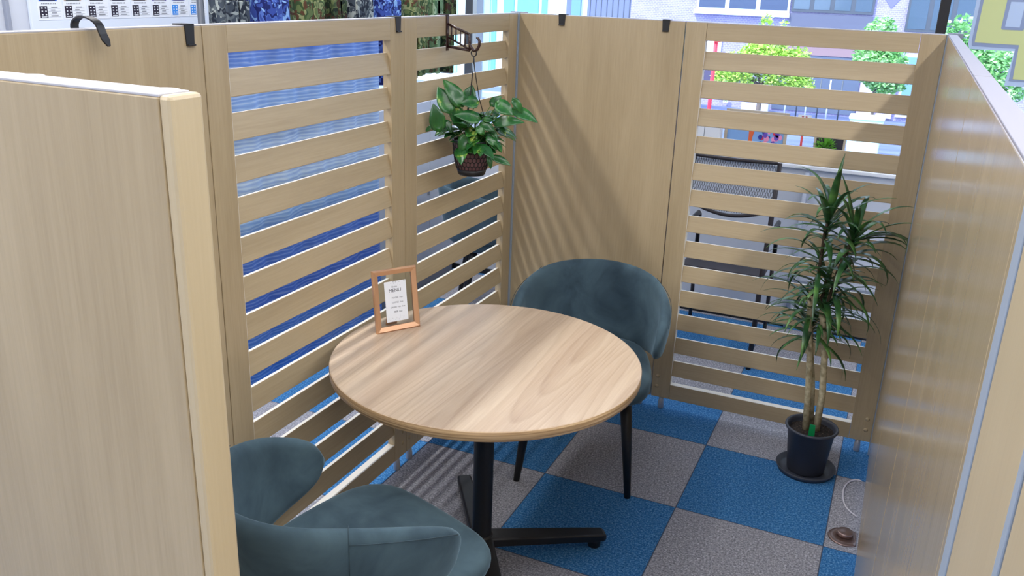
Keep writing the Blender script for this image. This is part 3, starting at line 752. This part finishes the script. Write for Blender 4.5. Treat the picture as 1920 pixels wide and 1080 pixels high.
def jacket(label, m, y0, y1, zb=1.22, x=-1.03, ph=0., tilt=0.):
    w = (y1 - y0) * .84; th = thing('camouflage_jacket', label, 'jacket', (x, (y0 + y1) / 2, 0), tilt + .0, 'camouflage jackets on the clothes rack')
    bm = bmesh.new(); N = 40; rings = []
    for z, hw, hd in ((zb, .5, .055), (zb + .004, .51, .06), (1.35, .50, .062), (1.5, .48, .062), (1.65, .47, .06), (1.76, .46, .055), (1.82, .36, .05), (1.86, .16, .04), (1.89, .10, .036)):
        ring = []
        for k in range(N):
            a = 2 * PI * k / N
            px = hd * math.copysign(abs(math.cos(a)) ** .8, math.cos(a)); py = hw * w * math.copysign(abs(math.sin(a)) ** .8, math.sin(a))
            px *= 1 + .22 * math.sin(py * 55 + ph + z * 3) * (1 if px > 0 else .4)
            ring.append(bm.verts.new((px, py, z + .012 * math.sin(py * 22 + ph) * (z < 1.3))))
        rings.append(ring)
    for a, b in zip(rings, rings[1:]):
        for k in range(N): bm.faces.new((a[k], a[(k + 1) % N], b[(k + 1) % N], b[k]))
    bm.faces.new(rings[-1]); bm.faces.new(rings[0][::-1])
    obj('body', bm, m, th, True)
    bxo('front_placket', m, th, .055, .0665, -.018, .018, zb + .01, 1.80, .003)
    for s in (-1, 1):
        bm = bmesh.new(); yy = s * w * .46
        tube(bm, [(0.01, yy * .78, 1.80), (.025, yy * .84, 1.66), (.035, yy * .86, 1.45), (.04, yy * .82, 1.27)], [.17 * w, .19 * w, .18 * w, .15 * w], 14)
        obj('sleeve', bm, m, th, True)
    for s in (-1, 1): bxo('chest_pocket', m, th, .052, .068, s * w * .22 - .035, s * w * .22 + .035, 1.50, 1.63, .004)
    bm = bmesh.new(); tube(bm, [(0, -w * .4, 1.80), (0, 0, 1.89), (0, w * .4, 1.80)], .008, 8)
    tube(bm, [(0, 0, 1.885), (0, 0, 1.925), (.012, 0, 1.948), (0, 0, 1.956), (-.016, 0, 1.945)], .003, 8)
    obj('hanger', bm, M_hang, th, True)
jacket('grey digital camouflage jacket at the left end of the rack, next to the poster sheet', CG, -0.635, -0.480, ph=1)
jacket('blue camouflage jacket hanging between the grey one and a green one', CB, -0.430, -0.210, ph=2)
jacket('light green woodland camouflage jacket right of the first blue one', CGR, -0.160, 0.040, ph=3)
jacket('narrow dark green camouflage jacket seen partly sideways before the pale grey one', CDG, 0.080, 0.190, ph=4)
jacket('pale grey-blue camouflage jacket in the middle of the rack', CG, 0.250, 0.440, ph=5)
jacket('blue camouflage jacket behind the small hook on the left partition', CB, 0.500, 0.710, ph=6)
jacket('green and brown woodland camouflage jacket left of the plant bracket', CGR, 0.780, 0.990, ph=7)
jacket('narrow pale green camouflage jacket just left of the last jacket', CPG, 1.040, 1.130, ph=8)
jacket('dark green camouflage jacket at the right end of the rack near the window', CDG, 1.180, 1.300, ph=9)

# poster sheet of eight profile cards on the white wall
M_wb = mat('white_board', (222, 230, 244), .3)
wbd = thing('white_board', 'large white board on the wall behind the left partition, under the profile posters', 'board', (-1.6, 0, 0))
bxo('board', M_wb, wbd, .0, .016, -1.0, .30, 1.0, 2.3, .006)
bxo('side_frame', mat('grey_board_frame', (150, 156, 172), .4), wbd, .0, .02, -1.10, -1.085, 1.0, 2.3, .002)
suits = [((40, 44, 72), (30, 90, 200)), ((70, 80, 84), (190, 170, 160)), ((40, 38, 48), (226, 228, 236)), ((34, 32, 56), (190, 190, 198)), ((60, 50, 52), (200, 190, 190)), ((170, 170, 176), (70, 60, 140)), ((50, 40, 110), (160, 170, 220)), ((180, 176, 160), (230, 240, 250))]
cm = [mat('photo_suit', a, .6) for a, b in suits]; cbk = [mat('photo_backdrop', b, .6) for a, b in suits]
M_dark = mat('dark_print', (40, 34, 52), .6); M_cy = mat('sky_blue_print', (60, 140, 225), .6)
for k in range(8):
    y0 = -.966 + k * .1135; w = .1105
    words = ['leftmost', 'second from left', 'third from left', 'fourth from left', 'fourth from right', 'third from right', 'second from right', 'rightmost']
    th = thing('profile_poster', 'white profile poster with a portrait, %s of the eight on the white board' % words[k], 'poster', (-1.584, y0, 1.536), 0, 'profile posters on the white board')
    bxo('sheet', M_paper, th, 0, .001, 0, w, 0, .19)
    ph = bxo('portrait_photo', cbk[k], th, .001, .0016, .008, w - .022, .070, .182)
    bm = bmesh.new(); box(bm, .0016, .0020, .016, w - .030, .071, .105, .0)
    for v in bm.verts:
        if v.co.z > .1: v.co.y = (v.co.y - w / 2) * .8 + w / 2
    obj('suit', bm, cm[k], ph)
    bm = bmesh.new(); yc = w / 2 - .007; poly(bm, [(.0022, yc - .008, .108), (.0022, yc + .008, .108), (.0022, yc, .076)]); obj('shirt', bm, M_paper, ph)
    bm = bmesh.new(); lathe(bm, [(0, .113), (.010, .117), (.0135, .13), (.012, .145), (.006, .152), (0, .153)], 16)
    for v in bm.verts: v.co = Vector((.0022 + .0004 * v.co.x / .013, v.co.y + yc, v.co.z))
    obj('face', bm, mat('print_skin', (214, 176, 150), .6), ph)
    dk = M_cy if k > 5 else M_dark
    bm = bmesh.new(); box(bm, .001, .0016, .008, .042, .008, .052)
    b_ = obj('dark_block', bm, dk, th)
    bm = bmesh.new()
    for r in range(3):
        for c_ in range(2):
            y = .015 + c_ * .016; z = .018 + r * .012; box(bm, .0016, .002, y, y + .006, z, z + .005)
    box(bm, .0016, .002, .013, .037, .0105, .0135); obj('block_marks', bm, M_paper, b_)
    bm = bmesh.new()
    for r in range(4):
        box(bm, .001, .0015, .046, w - .010, .011 + .0105 * r, .0118 + .0105 * r); box(bm, .001, .0015, .056 + .004 * (r % 2), w - .022 - .006 * (r % 3), .014 + .0105 * r, .0175 + .0105 * r)
    for q in range(9): box(bm, .001, .0015, .018 + .0075 * q, .0225 + .0075 * q, .059, .064)
    obj('caption_print', bm, M_ink2, th)

# ---------------------------------------------------------------- between the back slats and the window
M_mesh = mat('dark_brown_mesh', (52, 46, 52), .5)
mc = thing('mesh_chair', 'dark stacking chair with a mesh back behind the back slats, facing the window', 'chair', (.825, .83, 0))
X0, X1 = -.215, .185
for s, x in (('l', X0), ('r', X1)):
    bm = bmesh.new(); tube(bm, [(x, -.21, 0), (x, -.17, .45), (x, -.10, .70), (x, -.05, .985)], [.0125, .0125, .012, .011], 10); obj('back_leg', bm, M_mesh, mc, True)
    bm = bmesh.new(); tube(bm, [(x, .26, 0), (x, .22, .43)], .010, 10); obj('front_leg', bm, M_mesh, mc, True)
    bm = bmesh.new(); tube(bm, [(x, -.13, .62), (x + .01, -.05, .655), (x + .01, .14, .655), (x, .22, .63), (x, .23, .43)], .011, 10, True, 1.3); obj('armrest', bm, M_black, mc, True)
bm = bmesh.new(); box(bm, X0, X1, -.15, .24, .425, .455, .012); obj('seat', bm, M_mesh, mc)
def bk(u, z): return Vector((X0 + .01 + (X1 - X0 - .02) * u, -.058 - .17 * (.985 - z) * .35 - .03 * math.sin(PI * u), z))
bm = bmesh.new(); tube(bm, [bk(k / 12, .985) for k in range(13)], .009, 8); obj('back_rail', bm, M_mesh, mc, True); bm = bmesh.new(); tube(bm, [bk(k / 12, .755 - .035 * math.sin(PI * k / 12)) for k in range(13)], .009, 8); obj('back_rail', bm, M_mesh, mc, True)
bm = bmesh.new(); n = 50
for k in range(n):
    for s in (1, -1):
        u0 = k / n * 1.55 - .3; u1 = u0 + .55 * s * .42
        a = bk(min(1, max(0, u0)), .755); b = bk(min(1, max(0, u1)), .985)
        if u0 < 0 or u0 > 1 or u1 < 0 or u1 > 1:
            z0, z1 = .735, .985
            def cl(u, ub, za, zb_):
                return None
            ts = [t_ for t_ in [i / 30 for i in range(31)] if 0 <= u0 + (u1 - u0) * t_ <= 1]
            if len(ts) < 2: continue
            a = bk(u0 + (u1 - u0) * ts[0], .735 + .25 * ts[0]); b = bk(u0 + (u1 - u0) * ts[-1], .735 + .25 * ts[-1])
        else: a = bk(u0, .735); b = bk(u1, .985)
        tube(bm, [a, (a + b) / 2 + Vector((0, -.0, 0)), b], .00095, 4, False)
obj('back_mesh', bm, M_mesh, mc)
# things on the sill
def sill(name, label, cat): return thing(name, label, cat, (0, 0, .895))
a = sill('white_box', 'small white box on the window sill, left of the wide picture frame', 'box'); a.location.x = .50; a.location.y = 1.36
bxo('box_body', M_white, a, -.02, .118, -.02, .04, 0, .150, .006); bxo('lid_seam', M_grey, a, .028, .031, -.0212, -.019, .01, .145)
M_fr = mat('beige_picture_frame', (190, 176, 156), .5)
a = sill('wide_picture_frame', 'wide beige picture frame with blue art leaning on the window sill', 'picture frame'); a.location.x = .628; a.location.y = 1.39
fwd = .327; fht = .245
for nm, q in (('frame_side', (0, .016, 0, fht)), ('frame_side', (fwd - .016, fwd, 0, fht)), ('frame_rail', (.016, fwd - .016, 0, .016)), ('frame_rail', (.016, fwd - .016, fht - .018, fht))): bxo(nm, M_fr, a, q[0], q[1], -.008, .008, q[2], q[3], .001)
art = bxo('picture_sheet', mat('pale_blue_print', (130, 170, 222), .5), a, .016, fwd - .016, -.002, .002, .016, fht - .018)
bm = bmesh.new(); poly(bm, [(.06, -.0026, .02), (.155, -.0026, .02), (.15, -.0026, .10), (.165, -.0026, .17), (.13, -.0026, .16), (.13, -.0026, .06), (.06, -.0026, .04)][::-1]); obj('orange_shape', bm, mat('orange_print', (220, 104, 60), .5), art)
pcs = [mat('red_print', (210, 50, 80), .5), mat('navy_print', (50, 60, 150), .5), mat('pink_print', (240, 150, 190), .5), mat('purple_print', (110, 80, 180), .5)]
for q, pm in enumerate(pcs):
    bm = bmesh.new()
    for k in range(9):
        x = rnd.uniform(.19, .295); z = rnd.uniform(.03, .15); r = rnd.uniform(.006, .014)
        nn_ = 5 + k % 3; poly(bm, [(x + r * math.cos(2 * PI * i / nn_ + k), -.0027 - .0001 * q, z + r * math.sin(2 * PI * i / nn_ + k) * 1.2) for i in range(nn_)])
    obj('colour_patches', bm, pm, art)
a = sill('small_sign_card', 'small white card with a red mark standing on the window sill', 'sign'); a.location.x = 1.005; a.location.y = 1.385
bm = bmesh.new(); box(bm, -.003, .055, -.001, .001, .19, .245, .0005)
for v in bm.verts: v.co.x += .008 * (1 if v.co.x > .02 else -1) * ((v.co.z - .19) / .055) * .6
obj('card', bm, M_paper, a)
bm = bmesh.new(); box(bm, .012, .022, -.0016, -.001, .222, .238); box(bm, .030, .040, -.0016, -.001, .222, .238); poly(bm, [(.012, -.0016, .22), (.040, -.0016, .22), (.031, -.0016, .203), (.021, -.0016, .203)][::-1]); obj('red_mark', bm, mat('red_brown_ink', (170, 70, 84), .6), a)
bm = bmesh.new(); tube(bm, [(.026, .004, 0), (.026, .004, .20)], .006, 8); obj('stick', bm, mat('red_stick', (235, 90, 90), .4), a, True)
bm = bmesh.new(); lathe(bm, [(0, 0), (.022, 0), (.022, .004), (0, .006)], 20, (.026, .004)); obj('stand_foot', bm, M_white, a, True)
a = sill('small_picture_frame', 'small beige picture frame with a dark picture behind the little sill plant', 'picture frame'); a.location.x = 1.092; a.location.y = 1.40
for q in ((0, .012, 0, .17), (.145, .157, 0, .17), (.012, .145, 0, .012), (.012, .145, .158, .17)): bxo('frame_bar', M_fr, a, q[0], q[1], -.006, .006, q[2], q[3], .001)
bxo('dark_picture', mat('dark_picture', (54, 50, 60), .5), a, .012, .145, -.001, .002, .012, .158)
a = sill('small_sill_plant', 'little bright green plant in a white pot on the window sill', 'plant'); a.location.x = 1.155; a.location.y = 1.365
bm = bmesh.new(); lathe(bm, [(0, 0), (.030, 0), (.038, .075), (.034, .078), (0, .072)], 28); obj('pot', bm, M_white, a, True)
bm = bmesh.new()
for k in range(240):
    az = rnd.uniform(0, 2 * PI); el = rnd.uniform(-.2, 1.5); d = Vector((math.cos(az) * math.cos(el), math.sin(az) * math.cos(el) * .7, math.sin(el)))
    p = Vector((0, 0, .085)) + d * rnd.uniform(.012, .05); leaf(bm, p, p + d * .02, .008, (0, -.3, 1), n=4, shape='b')
obj('foliage', bm, mat('lime_leaf', (110, 180, 60), .5), a)
bm = bmesh.new(); tube(bm, [(1.095, YW - .022, .005), (1.095, YW - .022, .86)], .012, 10)
o = obj('wall_pipe', bm, mat('pale_conduit', (176, 184, 202), .4), None, True); setk(o, 'thin pale grey pipe up the low wall behind the tall potted plant', 'pipe')

# graphic stuck on the window glass
M_dw = mat('decal_white_blue', (186, 204, 232), .6); M_dg = mat('decal_grey', (142, 156, 188), .6); M_dy = mat('decal_yellow', (208, 214, 150), .6)
dc = thing('window_decal', 'large yellow graphic with grey and pale outline stuck on the window at the right', 'window decal', (0, 1.4285, 0))
def flat(name, pts, m, y):
    bm = bmesh.new(); poly(bm, [(x, y, z) for x, z in pts]); obj(name, bm, m, dc, solid=.0006)
flat('pale_outline', [(1.722, 1.95), (1.722, 1.535), (1.732, 1.511), (1.923, 1.511), (1.911, 1.352), (2.4, 1.352), (2.4, 1.95)], M_dw, 0)
flat('grey_outline', [(1.7425, 1.95), (1.736, 1.55), (1.74, 1.525), (1.925, 1.523), (1.926, 1.374), (2.39, 1.372), (2.39, 1.95)], M_dg, -.001)
flat('yellow_field', [(1.756, 1.95), (1.749, 1.542), (1.937, 1.540), (1.941, 1.384), (2.38, 1.382), (2.38, 1.95)], M_dy, -.002)
flat('grey_ring', [(1.853, 1.95), (1.848, 1.612), (1.853, 1.606), (1.939, 1.606), (1.943, 1.612), (1.943, 1.95)], M_dg, -.003)
flat('pale_centre', [(1.867, 1.731), (1.863, 1.620), (1.924, 1.619), (1.926, 1.731)], M_dw, -.004)

# plates on the booth corners
for lb, x0, x1, y0, y1 in (('grey joint plate on top of the back left corner', -.045, .02, .012, .045), ('grey joint plate on top of the back right corner', 1.59, 1.64, .012, .04)):
    o = bxo('joint_plate', M_grey, None, x0, x1, y0, y1, H - .012, H + .004, .001); setk(o, lb, 'plate')
    bmc = None

# ---------------------------------------------------------------- street outside
GZ = -1.0
M_st = mat('asphalt', (112, 122, 160), .9); t = NT(M_st); v = t.coords((.25, 1, 1), rand=False); f = t.noise(v, 1.6, 4)
t.link(t.ramp(f, [(.35, (78, 88, 128)), (.65, (112, 122, 160))]), t.b.inputs['Base Color'])
struct('ground_street', M_st, -40, 40, YW + .3, 60, GZ - .1, GZ).name = 'ground'
M_side = mat('pale_pavement', (150, 154, 172), .9)
struct('pavement', M_side, -30, 30, 2.0, 9.0, GZ, GZ + .08)
struct('kerb', mat('kerb_stone', (170, 172, 188), .9), -30, 30, 16.6, 16.9, GZ, GZ + .13)
M_bk = mat('lilac_brick', (178, 172, 206), .9); t = NT(M_bk)
tc = t.new('ShaderNodeTexCoord'); mp = t.new('ShaderNodeMapping'); mp.inputs['Rotation'].default_value = (-PI / 2, 0, 0); t.link(tc.outputs['Object'], mp.inputs['Vector'])
bt = t.new('ShaderNodeTexBrick'); bt.inputs['Scale'].default_value = 6; bt.inputs['Color1'].default_value = lin((158, 148, 186)); bt.inputs['Color2'].default_value = lin((144, 136, 176)); bt.inputs['Mortar'].default_value = lin((182, 176, 206)); bt.inputs['Mortar Size'].default_value = .03
t.link(mp.outputs[0], bt.inputs['Vector']); t.link(bt.outputs['Color'], t.b.inputs['Base Color'])
M_bg = mat('dark_window_glass', (44, 62, 100), .08, 0, .8); M_bg2 = mat('grey_green_glass', (82, 100, 120), .12, 0, .8)
M_fw = mat('window_frame_white', (222, 228, 240), .5)
YB = 19.0
bd = thing('brick_building', 'lilac brick building across the street seen through the window', 'building', (0, YB, GZ))
def B(name, m, x0, x1, z0, z1, y0=-.02, y1=.0, par=None): return bxo(name, m, par or bd, x0, x1, y0, y1, z0 - GZ, z1 - GZ)
bxo('wall', M_bk, bd, -5.24, 12, 0, 5, 0, 7)
def window(x0, x1, z0, z1, n, gm, fm=M_fw, name='window'):
    f_ = B(name, fm, x0, x1, z0, z1, -.06, .0)
    w = (x1 - x0) / n
    for k in range(n): B('pane', gm, x0 + k * w + .05, x0 + (k + 1) * w - .05, z0 + .06, z1 - .05, -.066, -.06, f_)
    return f_
window(-3.56, -1.37, 1.27, 2.8, 3, M_bg); B('window_ledge', M_fw, -3.62, -1.35, 1.18, 1.27, -.12, 0)
window(-1.33, .48, 1.32, 2.8, 4, M_bg2, M_dgrey)
B('dark_panel', mat('grey_spandrel', (98, 100, 122), .5), -1.33, .48, .56, 1.28, -.05, 0)
B('brown_brick_band', mat('brown_brick', (150, 124, 132), .9), -1.9, .5, .36, .56, -.04, 0)
B('entrance_recess', mat('shaded_recess', (92, 102, 126), .6), -1.5, .42, -.95, .34, -.03, 0)
bm = bmesh.new(); poly(bm, [(.83, -.012, 1.47 - GZ), (1.05, -.012, 1.75 - GZ), (.83, -.012, 2.03 - GZ), (.61, -.012, 1.75 - GZ)]); obj('diamond_emblem', bm, mat('diamond_grey', (118, 116, 156), .7), bd)
window(1.18, 2.6, 1.0, 2.8, 3, M_bg2, M_dgrey); window(1.3, 2.6, -.9, .5, 3, mat('pale_blue_glass', (120, 160, 190), .15), M_fw, 'glass_door')
window(2.7, 6.5, .9, 2.8, 4, M_bg2, M_dgrey)
B('white_wall_panel', mat('white_wall_panel', (226, 226, 236), .8), -3.9, -2.87, .12, .72, -.05, 0)
B('dark_base', mat('dusk_purple_base', (84, 78, 108), .8), -4.2, -2.2, -.62, .12, -.05, 0)
B('pale_pillar', mat('pale_lilac_pillar', (206, 196, 222), .8), .45, .78, -.95, .0, -.08, 0)
B('pale_pillar', mat('pale_lilac_pillar', (206, 196, 222), .8), .88, 1.22, -.95, .0, -.08, 0)
gb = thing('glass_building', 'bright building with pale cyan glass and grey siding left of the brick one', 'building', (0, YB + .1, GZ))
M_cyan = mat('pale_cyan_glass', (110, 185, 205), .3); M_whb = mat('bright_white_cladding', (225, 236, 236), .8); M_sid = mat('grey_blue_siding', (112, 120, 158), .7)
bxo('wall', M_whb, gb, -20, -6.42, 0, 5, 0, 7)
M_cy2 = mat('light_cyan_glass', (160, 215, 222), .3)
for x0, x1, mm in ((-9.75, -9.2, M_cy2), (-9.15, -9.02, M_cyan), (-8.8, -8.5, M_cyan), (-8.4, -7.8, M_cyan), (-7.7, -7.55, M_cyan), (-7.0, -6.85, M_sid), (-11.6, -10.2, M_cy2), (-13.6, -12.2, M_cyan)):
    bxo('glass_panel', mm, gb, x0, x1, -.04, 0, .3, 6.5)
bxo('siding', M_sid, gb, -6.42, -5.25, -.05, 5, 0, 7)
for k in range(8): bxo('siding_groove', M_dgrey, gb, -6.35 + k * .15, -6.33 + k * .15, -.058, -.05, 0, 7)
bxo('doorway_frame', mat('blue_doorway', (110, 150, 215), .5), gb, -6.85, -6.6, -.08, 0, 0, 4)
# street furniture
rp_ = thing('street_sign_pole', 'red street pole with a round red sign outside the window', 'street sign', (-1.2, 10, GZ + .0))
bm = bmesh.new(); tube(bm, [(0, 0, 0), (0, 0, 2.2)], .03, 12); obj('pole', bm, mat('red_pole', (214, 44, 70), .5), rp_, True)
bm = bmesh.new(); lathe(bm, [(0, -.012), (.11, -.012), (.11, .012), (0, .012)], 28); bmesh.ops.transform(bm, matrix=Matrix.Translation((.03, -.04, 2.12)) @ Matrix.Rotation(PI / 2, 4, 'X'), verts=bm.verts); obj('sign_disc', bm, mat('red_sign', (200, 40, 60), .5), rp_)
pl = thing('white_planter', 'white box-shaped planter across the street outside', 'planter', (1.03, 10, -.95))
bm = bmesh.new(); box(bm, -.22, .22, -.12, .12, .0, 1.06, .02)
for v in bm.verts: v.co.x *= .9 + .1 * v.co.z
obj('box', bm, mat('pale_cyan_box', (200, 226, 230), .5), pl); bxo('rim', M_white, pl, -.235, .235, -.14, .14, 1.04, 1.09, .01)
bxo('post', M_white, pl, .0, .03, -.02, .02, 1.08, 1.3, .004)
sg = thing('exit_sign_board', 'small pale green and white pictogram board across the street', 'sign', (-2.6, YB - .12, -.9))
bxo('plate', mat('pale_sign_plate', (220, 236, 220), .6), sg, -.06, .06, 0, .02, 0, .16); bm = bmesh.new()
tube(bm, [(-.035, -.003, .03), (0, -.003, .08), (.035, -.003, .03)], .008, 5); tube(bm, [(-.035, -.003, .12), (0, -.003, .09), (.035, -.003, .12)], .008, 5); obj('pictogram', bm, mat('sign_green', (90, 160, 90), .6), sg)
bn = thing('pale_block', 'pale block-like bench on the far pavement in front of the brick building', 'bench', (-1.82, YB - .4, GZ + .0))
bxo('seat_block', mat('pale_lilac_block', (196, 196, 226), .7), bn, -.32, .32, -.15, .15, .02, .26, .01)
for k, x in enumerate((-1.0, -.75, -.55, -.3, -.1, .15)):
    bm = bmesh.new(); tube(bm, [(0, 0, 0), (0, 0, .95)], .016, 8)
    o = obj('bollard_post', bm, M_white if k % 2 == 0 else M_dgrey, None, True); o.location = (x, 17.5, GZ)
    setk(o, '%s slim street post across the road outside, %s of its row' % ('white' if k % 2 == 0 else 'dark', ['leftmost', 'second from left', 'third from left', 'third from right', 'second from right', 'rightmost'][k]), 'post', 'slim street posts')
# trees and hedge
def mleaf(name, a, b, c):
    m = mat(name, b, .6); t = NT(m); v = t.coords((1, 1, 1)); f = t.noise(v, 5, 3, .7)
    t.link(t.ramp(f, [(.3, a), (.5, b), (.7, c)]), t.b.inputs['Base Color']); return m
L1 = mleaf('yellow_green_leaves', (130, 176, 60), (176, 212, 92), (224, 242, 150)); L2 = mleaf('fresh_green_leaves', (72, 140, 72), (140, 200, 120), (220, 244, 196))
M_bark = mat('grey_bark', (110, 98, 96), .9)
def tree(label, loc, blobs, m, n, s, cat='tree', name='street_tree', trunk=True):
    th = thing(name, label, cat, loc)
    bm = bmesh.new(); tot = sum(b[3] * b[4] * b[5] for b in blobs)
    for (x, y, z, rx, ry, rz) in blobs:
        for k in range(int(n * rx * ry * rz / tot)):
            d = Vector((rnd.gauss(0, 1), rnd.gauss(0, 1), rnd.gauss(0, 1))).normalized() * rnd.uniform(.55, 1.0)
            p = Vector((x + d.x * rx, y + d.y * ry, z + d.z * rz))
            a = Vector((rnd.gauss(0, 1), rnd.gauss(0, 1), rnd.gauss(0, 1) * .4)).normalized(); b = a.cross(Vector((rnd.gauss(0, 1), rnd.gauss(0, 1), rnd.gauss(0, 1)))).normalized()
            q = s * rnd.uniform(.6, 1.3)
            poly(bm, [p - a * q, p + b * q * .5, p + a * q, p - b * q * .5])
    obj('foliage', bm, m, th)
    if trunk:
        bm = bmesh.new(); z0 = min(b[2] for b in blobs)
        for (x, y, z, rx, ry, rz) in blobs[:5]: tube(bm, [(0, 0, z0 - .1), (x * .6, y * .6, (z0 + z) / 2), (x, y, z + rz * .3)], [.03, .02, .008], 6)
        tube(bm, [(0, 0, 0), (.01, 0, z0)], [.05, .035], 10)
        obj('trunk', bm, M_bark, th, True)
    return th
tree('wide yellow-green street tree outside, seen behind the top slots of the back slats', (-.78, 12, GZ), [(-.4, 0, 1.45, .42, .35, .26), (-.15, .1, 1.66, .35, .3, .28), (.35, 0, 1.50, .42, .4, .36), (.5, .1, 1.72, .25, .25, .2), (-.55, 0, 1.62, .22, .2, .16), (0, 0, 1.7, .45, .35, .28), (-.05, .1, 2.05, .14, .14, .4), (.25, 0, 2.05, .12, .12, .3), (-.6, 0, 1.35, .25, .25, .2), (.65, 0, 1.32, .22, .25, .2)], L1, 8500, .036)
tree('rounded fresh green street tree outside above the right end of the back slats', (1.0, 12, GZ), [(0, 0, 1.75, .42, .35, .4), (-.05, 0, 2.15, .26, .25, .3), (.15, 0, 1.5, .35, .3, .25)], L2, 6000, .04)
tree('fresh green street tree outside behind the yellow window graphic', (2.25, 12, GZ), [(0, 0, 1.7, .55, .4, .55), (-.15, 0, 2.2, .3, .25, .33), (.5, 0, 1.6, .4, .4, .5), (-.1, 0, 1.2, .5, .4, .4)], L2, 7500, .045)
tree('low clipped green hedge on the near pavement outside the window', (.9, 8.5, GZ + .08), [(-.9, 0, .3, .35, .2, .34), (-.35, 0, .3, .3, .2, .32), (.35, 0, .32, .4, .2, .4), (.9, 0, .34, .45, .2, .42), (1.5, 0, .34, .45, .2, .42)], mleaf('hedge_leaves', (70, 130, 80), (120, 180, 120), (180, 215, 170)), 6500, .035, 'hedge', 'clipped_hedge', False)
